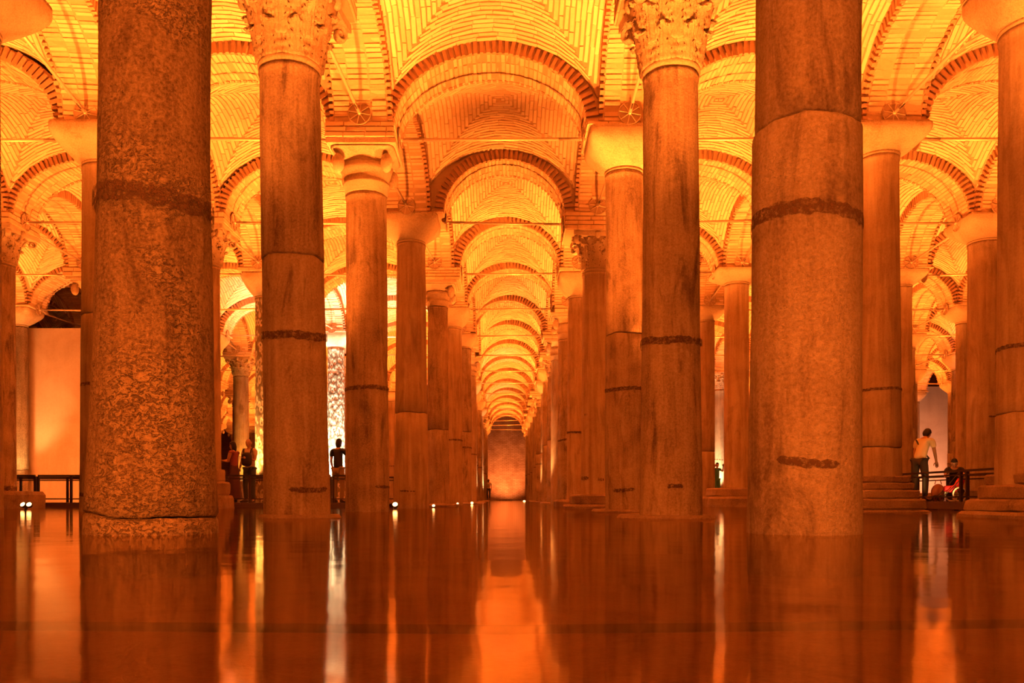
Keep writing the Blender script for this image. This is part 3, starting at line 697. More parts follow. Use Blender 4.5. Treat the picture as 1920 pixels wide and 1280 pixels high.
SEEN = {'vault': {(1,-3), (1,-2), (1,-1), (1,0), (1,1), (2,-3), (2,-2), (2,-1), (2,0), (2,1), (2,2), (3,-4), (3,-3), (3,-2), (3,-1), (3,0), (3,1), (3,2), (4,-4), (4,-3), (4,-2), (4,-1), (4,0), (4,1), (4,2), (5,-5), (5,-4), (5,-3), (5,-2), (5,-1), (5,0), (5,1), (5,2), (5,3), (6,-5), (6,-3), (6,-2), (6,-1), (6,0), (6,1), (6,3), (7,-4), (7,-3), (7,-2), (7,-1), (7,0), (7,1), (7,2), (7,4), (8,-4), (8,-3), (8,-2), (8,-1), (8,2), (8,3), (8,4), (9,-5), (9,-4), (9,-3), (9,-2), (9,-1), (9,2), (10,-2), (10,-1), (10,3), (11,-5), (11,-1), (11,2), (11,3), (12,-4), (12,-3), (12,-1), (12,1), (13,-3), (13,-1), (13,1), (13,3), (14,-6), (14,-1), (15,-1), (15,3)}, 'rod_across': {(2,-3), (2,-2), (2,-1), (2,0), (2,1), (3,-3), (3,-2), (3,-1), (3,0), (3,1), (3,2), (4,-4), (4,-3), (4,-2), (4,-1), (4,0), (4,1), (4,2), (5,-5), (5,-4), (5,-3), (5,-2), (5,-1), (5,0), (5,1), (5,2), (5,3), (6,-4), (6,-3), (6,-2), (6,-1), (6,1), (6,3), (7,-4), (7,-3), (7,-2), (7,-1), (7,1), (7,3), (8,-4), (8,-3), (8,-2), (8,-1), (8,1), (8,2), (8,4), (9,-4), (9,-3), (9,-2), (9,-1), (9,2), (9,3), (9,4), (10,-1), (11,-1), (11,2), (12,-5), (12,-1), (13,-6), (13,-5), (13,-1), (14,-1), (15,-1), (16,-1), (16,3)}, 'pier': {(1,-1), (1,0), (1,1), (2,-2), (2,-1), (2,0), (2,1), (3,-3), (3,-2), (3,-1), (3,0), (3,1), (3,2), (4,-3), (4,-2), (4,-1), (4,0), (4,1), (4,2), (4,3), (5,-4), (5,-3), (5,-2), (5,-1), (5,0), (5,1), (5,2), (5,3), (6,-3), (6,-2), (6,-1), (6,0), (6,1), (6,2), (6,3), (7,-3), (7,-1), (7,0), (7,2), (7,4), (8,-1), (8,0), (8,2), (8,3), (8,4), (9,-4), (9,-3), (9,-2), (9,-1), (9,0), (9,2), (9,3), (9,4), (9,5), (10,-5), (10,-4), (10,-3), (10,-1), (10,0), (10,3), (10,4), (10,5), (11,-4), (11,-3), (11,-1), (11,0), (11,3), (11,4), (12,-5), (12,-2), (12,0), (12,3), (12,4), (13,-5), (13,-4), (13,-1), (13,0), (14,-5), (14,-3), (14,-1), (14,0), (14,4), (15,-6), (15,-1), (15,0), (15,5), (16,-6), (16,-1), (16,0)}, 'along': {(1,-2), (1,-1), (1,0), (1,1), (2,-3), (2,-2), (2,-1), (2,0), (2,1), (2,2), (3,-3), (3,-2), (3,-1), (3,0), (3,1), (3,2), (3,3), (4,-4), (4,-3), (4,-2), (4,-1), (4,0), (4,1), (4,2), (4,3), (5,-5), (5,-4), (5,-3), (5,-2), (5,-1), (5,0), (5,1), (5,2), (5,3), (5,4), (6,-5), (6,-4), (6,-3), (6,-2), (6,-1), (6,0), (6,1), (6,2), (6,3), (6,4), (7,-4), (7,-2), (7,-1), (7,0), (7,2), (7,3), (7,4), (8,-3), (8,0), (8,3), (8,4), (8,5), (9,-5), (9,-4), (9,-3), (9,-2), (9,0), (9,3), (9,4), (9,5), (10,-4), (10,-3), (10,-1), (10,0), (10,3), (10,4), (11,-2), (11,-1), (11,3), (11,4), (12,-5), (12,0), (12,3), (12,4), (12,5), (13,-5), (13,-3), (13,0), (13,4), (13,5), (14,0), (14,5), (15,-6), (15,4), (15,5)}, 'column': {(0,-1), (0,0), (1,-2), (1,-1), (1,0), (1,1), (2,-2), (2,-1), (2,0), (2,1), (3,-3), (3,-2), (3,-1), (3,0), (3,1), (3,2), (4,-4), (4,-3), (4,-2), (4,-1), (4,0), (4,1), (4,2), (4,3), (5,-4), (5,-3), (5,-2), (5,-1), (5,0), (5,1), (5,2), (5,3), (6,-3), (6,-2), (6,-1), (6,0), (6,1), (6,2), (6,3), (6,4), (7,-3), (7,-2), (7,-1), (7,0), (7,1), (7,2), (7,4), (8,-4), (8,-2), (8,-1), (8,0), (8,1), (8,2), (8,3), (8,4), (9,-4), (9,-3), (9,-2), (9,-1), (9,0), (9,1), (9,2), (9,3), (9,4), (9,5), (10,-5), (10,-4), (10,-3), (10,-2), (10,-1), (10,0), (10,3), (10,4), (10,5), (11,-4), (11,-3), (11,-2), (11,-1), (11,0), (11,3), (11,4), (12,-5), (12,-2), (12,-1), (12,0), (12,3), (12,4), (13,-5), (13,-4), (13,-1), (13,0), (13,3), (13,4), (13,5), (14,-5), (14,-4), (14,-3), (14,-1), (14,0), (14,2), (14,4), (14,5), (15,-6), (15,-1), (15,0), (15,2), (15,5), (16,-6), (16,-1), (16,0), (16,4), (16,5)}, 'across': {(1,-2), (1,-1), (1,0), (2,-3), (2,-2), (2,-1), (2,0), (2,1), (3,-4), (3,-3), (3,-2), (3,-1), (3,0), (3,1), (3,2), (4,-4), (4,-3), (4,-2), (4,-1), (4,0), (4,1), (4,2), (5,-4), (5,-3), (5,-2), (5,-1), (5,0), (5,1), (5,2), (6,-5), (6,-4), (6,-3), (6,-2), (6,-1), (6,0), (6,1), (6,2), (6,3), (7,-5), (7,-4), (7,-3), (7,-2), (7,-1), (7,0), (7,1), (7,2), (7,3), (7,4), (8,-3), (8,-2), (8,-1), (8,0), (8,1), (8,2), (8,4), (9,-4), (9,-3), (9,-2), (9,-1), (9,2), (9,3), (9,4), (10,-5), (10,-4), (10,-3), (10,-2), (10,-1), (10,2), (10,3), (11,-5), (11,-2), (11,-1), (11,2), (11,3), (12,-5), (12,-1), (12,2), (12,3), (13,-6), (13,-5), (13,-4), (13,-3), (13,-1), (13,1), (14,-1), (14,1), (14,4), (15,-6), (15,-1), (15,4), (16,-1), (16,3)}, 'rod_along': {(1,-2), (1,-1), (1,0), (1,1), (2,-3), (2,-2), (2,-1), (2,0), (2,1), (2,2), (3,-3), (3,-2), (3,-1), (3,0), (3,1), (3,2), (4,-4), (4,-3), (4,-2), (4,-1), (4,0), (4,1), (4,2), (4,3), (5,-4), (5,-3), (5,-2), (5,-1), (5,0), (5,1), (5,2), (5,3), (5,4), (6,-3), (6,-2), (6,-1), (6,1), (6,2), (7,3), (7,4), (7,5), (8,3)}}  # pieces hidden behind nearer ones from here and a step aside are left out
def want(kind, n, i): return True if SEEN is None else (n, i) in SEEN[kind]
rc = random.Random(21)
TOPS = {}
for n in range(0, ROWS):
    for i in range(-6, 6):
        d = 1.3+n
        k = rc.random(), rc.random(), rc.random(), rc.random(), rc.random()
        if abs(i+.46) > .62*d+.9: continue
        sp = SPEC.get((n, i))
        if sp is None:
            cap = 'basket' if k[0] < .55 else 'corinthian' if k[0] < .8 else 'doric'
            if n > 8 and cap == 'corinthian': cap = 'doric'
            zc = {'basket': 6.3, 'corinthian': 5.85, 'doric': 5.95}[cap] + (k[1]-.5)*.2
            sp = dict(wb=.66+.16*k[2], wt=.6+.12*k[2], zc=zc, ztop=6.95 if cap == 'basket' else 6.75, cap=cap,
                      joints=[2.2+k[3]] if k[3] > .55 else [], bands=[(2.1+.3*k[4], .06)] if k[4] > .4 else [], seg=24 if n < 8 else 16,
                      mat='shaft_smooth' if k[3] < .5 else 'shaft', base=[(.62+.2*k[4], -.2, .06, 0)] if k[1] > .4 else None)
        TOPS[(n, i)] = sp['ztop']
        if want('column', n, i): column(n, i, **sp)
for n in range(-2, ROWS):
    for i in range(-6, 6):
        d = 1.3+n; xx = i+.46
        lim = .62*max(d, .5)+1.9
        if abs(xx) < lim and n >= 0 and want('pier', n, i): pier(n, i, TOPS.get((n, i), 6.9)-.005)
        if abs(xx+.5) < lim and i < 5 and (n < 0 or want('across', n, i)): arch_between(n, i, n, i+1)
        if abs(xx) < lim and n < ROWS-1 and (n < 0 or want('along', n, i)): arch_between(n, i, n+1, i)
        if abs(xx+.5) < lim and i < 5 and n < ROWS-1 and (n < 0 or want('vault', n, i)): vault(n, i)

# ------------------------------------------------------------------ tie rods
def anchor_plate(parent, pos, axis):
    """round spoked plate; axis = unit vector it faces"""
    c = MB(); R = .2
    a = Vector(axis); s = Vector((0, 0, 1)); b = a.cross(s)
    ring = [Vector(pos)+(b*math.cos(t)+s*math.sin(t))*R for t in [2*math.pi*k/20 for k in range(21)]]
    c.tube(ring, .012, 6, False)
    c.tube([Vector(pos)-a*.012, Vector(pos)-a*.002], R, 20)
    pl = c.build('anchor_plate', 'plate', parent, False); sp = MB()
    for k in range(8):
        t = 2*math.pi*k/8+.2; sp.tube([Vector(pos)+a*.012, Vector(pos)+a*.006+(b*math.cos(t)+s*math.sin(t))*R*.98], .008, 5)
    sp.ball(Vector(pos)+a*.01, .035, 8, 6).build('spokes', 'rod', pl, False)
    return pl
PROTO = {}
def rod(n0, i0, n1, i1):
    across = n0 == n1
    if across:
        D = depth(n0)-.02; xl, xr = col_x(n0, i0)+PH, col_x(n1, i1)-PH
        if i0 == -1 and n0 in CA: xl, xr = X(CA[n0][0], D-.4), X(CA[n0][1], D-.4)
        a, b = Vector((xl-.03, D, 6.94)), Vector((xr+.03, D, 6.94))
        rr = random.Random(n0*5+i0); b.z += rr.uniform(-.05, .08); a.z += rr.uniform(-.04, .04)
        lab = f'tie rod across the central aisle between the {ORD[n0]} pair of columns' if i0 == -1 else f'crosswise tie rod, {ORD[n0]} row, right of the {line_name(i0)} centre'
    else:
        a = Vector((col_x(n0, i0)-.03, depth(n0)+PH-.03, 7.08)); b = Vector((col_x(n1, i1)-.03, depth(n1)-PH+.03, 7.08))
        a.z = b.z = 7.13
        lab = f'tie rod running lengthwise from {ORD[n0]} to {ORD[n1]} row, {line_name(i0)} centre'
    t = empty('tie_rod', a); tag(t, lab, 'rod', 'metal tie rods between the column heads'); REG[t.name] = ('rod_across' if across else 'rod_along', n0, i0)
    L = b-a; ax = L.normalized()
    rd = .03
    MB().tube([Vector((0,0,0)), L], rd, 10).build('rod', 'rod', t, True)
    for p, s in ((Vector((0,0,0)), 1), (L, -1)):
        MB().tube([p+ax*s*.02, p+ax*s*.12], .036, 10).build('sleeve', 'rod', t, True)
        if n0 < 6: MB().tube([p+ax*s*.28, p+ax*s*.5], .03, 10).build('coupler', 'rod', t, True)
        if (n0 if across else n1) < 8: anchor_plate(t, p+ax*s*.06, ax*s)
for n in range(0, ROWS):
    for i in range(-6, 6):
        d = 1.3+n; xx = i+.46
        if abs(xx+.5) < .62*d+.6 and i < 5 and n > 1 and want('rod_across', n, i): rod(n, i, n, i+1)
        if abs(xx) < .62*d+.6 and n < 9 and n > 0 and want('rod_along', n, i): rod(n, i, n+1, i)

# ------------------------------------------------------------------ water, floor, walls
Y0, Y1 = -7.0, (1.3+17)*BAY
XL, XR = -6.54*BAY, 6.46*BAY
floor = MB().box(XL-.5, XR+.5, Y0-.5, Y1+.5, -.5, -.3).build('floor', 'base'); tag(floor, 'sunken stone floor under the water', kind='structure')
G = MB(); G.add([(XL-.4, Y0-.4, 0), (XR+.4, Y0-.4, 0), (XR+.4, Y1+.3, 0), (XL-.4, Y1+.3, 0)], [(0, 1, 2, 3)])
water = G.build('water', 'water'); tag(water, 'still shallow water covering the cistern floor and mirroring the columns', kind='structure')
def wall(name, x0, x1, y0, y1, z0, z1, mat, label=None):
    o = MB().box(x0, x1, y0, y1, z0, z1).build(name, mat); o['kind'] = 'structure'
    if label: o['label'] = label
    return o
def brickwall_mat():
    m, t, b = nt('far_wall_brick'); L = t.links.new
    ge = t.nodes.new('ShaderNodeNewGeometry'); sx = t.nodes.new('ShaderNodeSeparateXYZ'); L(ge.outputs['Position'], sx.inputs[0])
    ad = N(t, 'ShaderNodeMath', operation='ADD'); L(sx.outputs[0], ad.inputs[0]); L(sx.outputs[1], ad.inputs[1])
    cb = t.nodes.new('ShaderNodeCombineXYZ'); L(ad.outputs[0], cb.inputs[0]); L(sx.outputs[2], cb.inputs[1])
    br = t.nodes.new('ShaderNodeTexBrick'); L(cb.outputs[0], br.inputs['Vector'])
    br.inputs['Color1'].default_value = (.5, .34, .25, 1); br.inputs['Color2'].default_value = (.62, .46, .36, 1); br.inputs['Mortar'].default_value = (.35, .24, .18, 1)
    br.inputs['Scale'].default_value = 1; br.inputs['Brick Width'].default_value = .4; br.inputs['Row Height'].default_value = .13; br.inputs['Mortar Size'].default_value = .02
    ns = N(t, 'ShaderNodeTexNoise', Scale=.6, Detail=6.0, Roughness=.7); L(ge.outputs['Position'], ns.inputs['Vector'])
    cr = ramp(t, ns.outputs[0], [(.35, (.6, .5, .45)), (.65, (1, 1, 1))])
    mx = N(t, 'ShaderNodeMix', data_type='RGBA', blend_type='MULTIPLY'); mx.inputs[0].default_value = 1; L(br.outputs[0], mx.inputs[6]); L(cr.outputs[0], mx.inputs[7])
    L(mx.outputs[2], b.inputs['Base Color']); b.inputs['Roughness'].default_value = .9
    bp = N(t, 'ShaderNodeBump', Strength=.5, Distance=.03); bp.invert = True; L(br.outputs['Fac'], bp.inputs['Height']); L(bp.outputs[0], b.inputs['Normal'])
    return m
M['farwall'] = brickwall_mat()
wall('wall_back', XL-.5, XR+.5, Y1, Y1+.5, -.5, 9.5, 'farwall', 'brick wall closing the far end of the long aisle')
wall('wall_left', XL-.5, XL, Y0, Y1, -.5, 9.5, 'farwall', 'brick side wall far to the left')
wall('wall_right', XR, XR+.5, Y0, Y1, -.5, 9.5, 'farwall', 'brick side wall far to the right')
wall('wall_front', XL-.5, XR+.5, Y0-.5, Y0, -.5, 9.5, 'farwall', 'brick wall behind the camera')
wall('wall_near_left', XL, col_x(5, -3), 30.95, 31.3, -.4, 6.45, 'plaster', 'smooth plastered wall between columns on the left, dark opening above it')
wall('wall_near_right', 23.6, XR, 56.0, 56.4, -.4, 7.6, 'pink_plaster', 'pale pinkish plastered wall far behind the stooping man')

# ------------------------------------------------------------------ lamps
M['lamp_body'] = plain('lamp_housing', (.03, .025, .02), .5, .4)
M['lens'] = plain('lit_lens', (1, .6, .3), .3, 0, (1, .42, .12), 9)
M['lens_w'] = plain('lit_white_lens', (1, .9, .8), .3, 0, (1, .7, .4), 9)
def floodlight(px, py, D, label, heads=1, size=.13, lens='lens', yaw=0.0, power=0, target=None, color=AMBER, cone=70, z=None):
    p = P(px, py, D)
    if z is not None: p.z = z
    t = empty('floodlight', (p.x, p.y, 0), yaw); tag(t, label, 'lamp', 'floodlights near the water')
    MB().tube([(0, 0, -.3), (0, 0, p.z-.03)], .035, 10).lathe([(-.3, .12), (-.27, .12), (-.26, .05)], 16).build('stand', 'lamp_body', t, True)
    for k in range(heads):
        a = (k-(heads-1)/2)
        Rm = Matrix.Translation((a*size*1.5, 0, p.z)) @ Matrix.Rotation(a*.5, 4, 'Y') @ Matrix.Rotation(.95, 4, 'X')
        h = MB().lathe([(-size*.8, size*.35), (-size*.55, size*.6), (0, size*.72), (size*.25, size*.76), (size*.25, size*.66), (size*.2, size*.64)], 20)
        h.v = [Rm @ v for v in h.v]; ho = h.build('lamp_head', 'lamp_body', t, True)
        l = MB().lathe([(size*.19, size*.62), (size*.215, size*.5), (size*.22, .01)], 20); l.v = [Rm @ v for v in l.v]
        lo = l.build('lens', lens, ho, True); lo['label'] = 'glowing glass lens'
    if power:
        loc = Vector((p.x, p.y+.05, p.z+.12)); spot(loc, target, power, size=cone, color=color, radius=.06)
    return t
floodlight(49, 946, 18.6, 'twin-headed floodlight standing in the water in front of the left railing', 2, .09, power=0)
floodlight(79, 941, 25.2, 'small round lamp just behind the left railing deck', 1, .12, power=0, lens='lens_w')
wash((-15.5, 26.2, .35), (-15.6, 31, 4.2), 300, 2.2, .2, (1, .22, .03))
floodlight(741, 946, 19.4, 'bright small lamp at the foot of the fourth left column', 1, .10, lens='lens', power=0)
floodlight(813, 948, 22.2, 'small lamp at the foot of the fifth left column', 1, .065)
floodlight(858, 944, 28.0, 'dim small lamp at the foot of the sixth left column', 1, .06)
floodlight(885, 943, 33.5, 'small glowing lamp low beside the seventh left column', 1, .09)
floodlight(983, 940, 60.0, 'far lamp glowing at the right foot of the long aisle', 1, .15)
# the white-lit column and the cream-lit ones
cw = Vector((col_x(6, -2), depth(6), 0))
for dx in (-.75, .75):
    spot((cw.x+dx, cw.y-.85, .3), (cw.x, cw.y, 4.2), 3200, size=60, color=(1.0, .88, .58), radius=.08)
ce = Vector((col_x(4, -2), depth(4), 0))
spot((ce.x-.7, ce.y-1.0, .3), (ce.x, ce.y, 3.0), 1100, size=60, color=(1.0, .42, .08), radius=.08)
c7 = Vector((col_x(7, -3), depth(7), 0)); spot((c7.x+.8, c7.y-1.3, .3), (c7.x, c7.y, 3.5), 700, size=60, color=(1, .36, .04))
c5 = Vector((col_x(5, -4), depth(5), 0)); spot((c5.x+.5, c5.y-1.2, .3), (c5.x, c5.y, 3.2), 350, size=60, color=(1, .55, .14))
for n, sd in ((9, .5), (12, .45)):   # thin bright edges on far left columns
    q = Vector((col_x(n, -1), depth(n), 0)); spot((q.x+.75, q.y-.1, .3), (q.x+.2, q.y, 5), 900, size=50, color=(1.0, .5, .2))
for n in (6, 9):
    q = Vector((col_x(n, 0), depth(n), 0)); spot((q.x-.8, q.y-.2, .3), (q.x-.2, q.y, 6), 700, size=45, color=(1, .4, .1))
for n in (14, 15):
    spot((-.9+1.6*(n-14), depth(16)+1.4, .3), (0, Y1, 4.2), 850, size=110, color=(1, .24, .05))
q = Vector((col_x(8, 2), depth(8), 0)); spot((q.x-.5, q.y-1.1, .3), (q.x, q.y, 3), 1300, size=60, color=(1, .62, .3))
spot((26.5, 52.5, .4), (27.2, 56, 4), 900, size=120, color=(1, .34, .13))
q = Vector((col_x(6, 4), depth(6), 0)); spot((q.x-.9, q.y-.9, .3), (q.x, q.y, 2), 700, size=60, color=(.8, .62, .5))

# ------------------------------------------------------------------ walkways and railings
def post(t, x, y, z0, z1, w=.05): MB().box(x-w/2, x+w/2, y-w/2, y+w/2, z0, z1).build('post', 'iron', t)
M['deck'] = plain('dark_deck_board', (.09, .05, .035), .6)
M['deck_side'] = plain('brown_deck_side', (.08, .045, .03), .7)
def deck(x0, x1, y0, y1, z, label, along='x'):
    t = empty('walkway', ((x0+x1)/2, (y0+y1)/2, 0)); ox, oy = (x0+x1)/2, (y0+y1)/2
    tag(t, label, 'walkway')
    W_ = .24
    lo, hi = (x0, x1) if along == 'x' else (y0, y1)
    k = lo; n_ = 0; pm = None
    while k < hi-.05:
        if pm is None:
            pm = (MB().box(0, W_-.012, y0-oy, y1-oy, z-.04, z) if along == 'x' else MB().box(x0-ox, x1-ox, 0, W_-.012, z-.04, z))
            o = pm.build('plank', 'deck', t)
            base_me = o.data
        else:
            o = link('plank', base_me, t)
        o.location = (k-ox, 0, 0) if along == 'x' else (0, k-oy, 0)
        k += W_; n_ += 1
    for sgn in (-1, 1):
        if along == 'x': MB().box(x0-ox, x1-ox, sgn*(y1-y0)/2-.03, sgn*(y1-y0)/2+.03, z-.17, z-.045).build('fascia', 'deck_side', t)
        else: MB().box(sgn*(x1-x0)/2-.03, sgn*(x1-x0)/2+.03, y0-oy, y1-oy, z-.17, z-.045).build('fascia', 'deck_side', t)
    q = lo+.3
    while q < hi:
        for sgn in (-.42, .42):
            c = (q-ox, sgn*(y1-y0)) if along == 'x' else (sgn*(x1-x0), q-oy)
            MB().box(c[0]-.05, c[0]+.05, c[1]-.05, c[1]+.05, -.3, z-.045).build('support', 'iron', t)
        q += 1.6
    return t
def railing(pts, z0, z1, posts, label, mid=True):
    """pts: two ends; posts: fractions along"""
    a, b = Vector((*pts[0], 0)), Vector((*pts[1], 0)); t = empty('railing', (a+b)/2); tag(t, label, 'railing', 'black railings along the walkways')
    L = b-a; ax = L.normalized(); o = (a+b)/2
    def bar(p, q, z, w, h, nm):
        mb = MB().box(0, (q-p).length, -w/2, w/2, z-h/2, z+h/2)
        rm = Matrix.Translation(p-o) @ Matrix.Rotation(math.atan2(ax.y, ax.x), 4, 'Z')
        mb.v = [rm @ v for v in mb.v]; return mb.build(nm, 'iron', t)
    bar(a, b, z1-.03, .07, .045, 'handrail')
    if mid: bar(a, b, z1-.115, .03, .03, 'rail')
    bar(a, b, z0+.1, .03, .03, 'rail')
    for f in posts:
        p = a+L*f-o; post(t, p.x, p.y, z0, z1-.05, .055)
    return t
ZD = .13
deck(-19.5, -3.2, 22.5, 24.6, ZD, 'dark plank walkway crossing the water behind the left columns')
xs = lambda px, D: X(px, D)
railing(((-14.4, 22.58), (xs(66, 22.58), 22.58)), ZD, .88, (0, .55, 1), 'short railing piece at the left picture edge beside the twin lamp')
xa, xb = xs(72, 22.58), xs(160, 22.58)
railing(((xa, 22.58), (xb, 22.58)), ZD, .88, (0, .70, .9), 'black railing in front of the plastered wall on the left')
railing(((xs(165, 22.58), 22.58), (xs(620, 22.58), 22.58)), ZD, .88, [k/6 for k in range(7)], 'black railing in front of the couple on the left walkway')
railing(((xs(625, 22.58), 22.58), (-3.2, 22.58)), ZD, .88, (0, .5, 1), 'black railing in front of the dark-clothed person with the light')
railing(((-19.4, 24.52), (-3.2, 24.52)), ZD, .88, [k/12 for k in range(13)], 'rear railing of the left walkway behind the couple')
ZR = .18
deck(9.6, 11.0, 16.4, 30.0, ZR, 'dark plank walkway running away from the camera on the right', 'y')
railing(((9.64, 16.5), (9.64, 20.7)), ZR, .86, (0, .28, .34, .72, .98), 'near black railing between the stooping man and the camera')
railing(((9.64, 20.9), (9.64, 29.8)), ZR, .86, [k/6 for k in range(7)], 'further railing left of the stooping man, mostly behind the stepped base')
railing(((10.96, 18.0), (10.96, 24.0)), ZR, .82, (0, .08, .5, .75, 1), 'far side railing behind the crouching figure on the right')

# submerged cable seen as a dark line across the near water
cb = MB(); cb.tube([(-2.2, 2.0, -.035), (-.8, 1.97, -.04), (0, 1.93, -.04), (.9, 1.98, -.038), (2.2, 2.08, -.035)], .011, 8)
o = cb.build('cable', 'iron', None, True); tag(o, 'dark cable lying just under the water across the foreground', 'cable')

# ------------------------------------------------------------------ people
def skin_mesh(name, pts, edges, radii, mat, parent, sub=2, extra=None, root=0):
    me = bpy.data.meshes.new(name); me.from_pydata([tuple(p) for p in pts], edges, []); me.update()
    o = bpy.data.objects.new(name, me); COL.objects.link(o)
    md = o.modifiers.new('skin', 'SKIN'); md.branch_smoothing = .6
    sv = me.skin_vertices[0].data
    for k, r in enumerate(radii): sv[k].radius = r if isinstance(r, tuple) else (r, r); sv[k].use_root = (k == root)
    ss = o.modifiers.new('sub', 'SUBSURF'); ss.levels = sub; ss.render_levels = sub
    dg = bpy.context.evaluated_depsgraph_get(); ev = o.evaluated_get(dg)
    nm = bpy.data.meshes.new_from_object(ev)
    o.modifiers.clear(); o.data = nm; bpy.data.meshes.remove(me)
    if extra:
        bm = bmesh.new(); bm.from_mesh(nm)
        for vs, fs in extra:
            bv = [bm.verts.new(v) for v in vs]
            for f in fs:
                try: bm.faces.new([bv[i] for i in f])
                except ValueError: pass
        bm.to_mesh(nm); bm.free()
    for p in nm.polygons: p.use_smooth = True
    nm.materials.clear(); nm.materials.append(M[mat]); o.parent = parent; nm.name = name
    return o
def head_geo(c, yaw=0, pitch=0):
    mb = MB().ball((0, 0, 0), 1, 20, 16)
    out = []
    for v in mb.v:
        x, y, z = v
        X_, Y_, Z_ = x*.074, y*.092, z*.118
        if z < 0: X_ *= 1-.28*(-z)**1.4; Y_ *= 1-.12*(-z)
        if y > .2 and z < -.55: Y_ += .012          # chin
        if y > .75 and abs(x) < .22 and -.35 < z < .1: Y_ += .018*(1-abs(x)/.22)   # nose
        if y > .6 and .1 < abs(x) < .62 and 0 < z < .22: Y_ -= .008               # sockets
        out.append(Vector((X_, Y_, Z_)))
    mb.v = out
    for s in (-1, 1): mb.ball((s*.076, -.005, -.005), .03, 8, 6, (.35, .7, 1.05))
    mb.ball((0, .088, -.058), .018, 8, 5, (1.3, .4, .35))
    mb.ball((0, .094, -.018), .014, 8, 5, (.8, .9, 1.2))
    R = Matrix.Translation(c) @ Matrix.Rotation(yaw, 4, 'Z') @ Matrix.Rotation(-pitch, 4, 'X')
    mb.v = [R @ v for v in mb.v]; return mb, R
def hand_geo(w, d, side, up=Vector((0, 0, 1))):
    """palm and five fingers, unequal and bent, pointing along d from wrist w"""
    d = d.normalized(); a = d.cross(up)
    if a.length < .2: a = d.cross(Vector((0, 1, 0)))
    a.normalize(); nrm = a.cross(d)
    mb = MB(); mb.tube([w-d*.02, w+d*.03, w+d*.085], [.026, .036, .034], 8)
    for k, (off, ln) in enumerate(((-.027, .062), (-.009, .074), (.009, .07), (.027, .054))):
        s = w+d*.08+a*off; c1 = s+d*ln*.45-nrm*.004; c2 = c1+(d*.75-nrm*.6)*ln*.35; c3 = c2+(d*.45-nrm*.85)*ln*.3
        mb.tube([s, c1, c2, c3], [.0092, .0088, .008, .006], 6)
    s = w+d*.03-a*side*.028; mb.tube([s, s+(d*.7-a*side*.7)*.04, s+(d*1.0-a*side*.55-nrm*.2)*.068], [.012, .0105, .008], 6)
    return mb
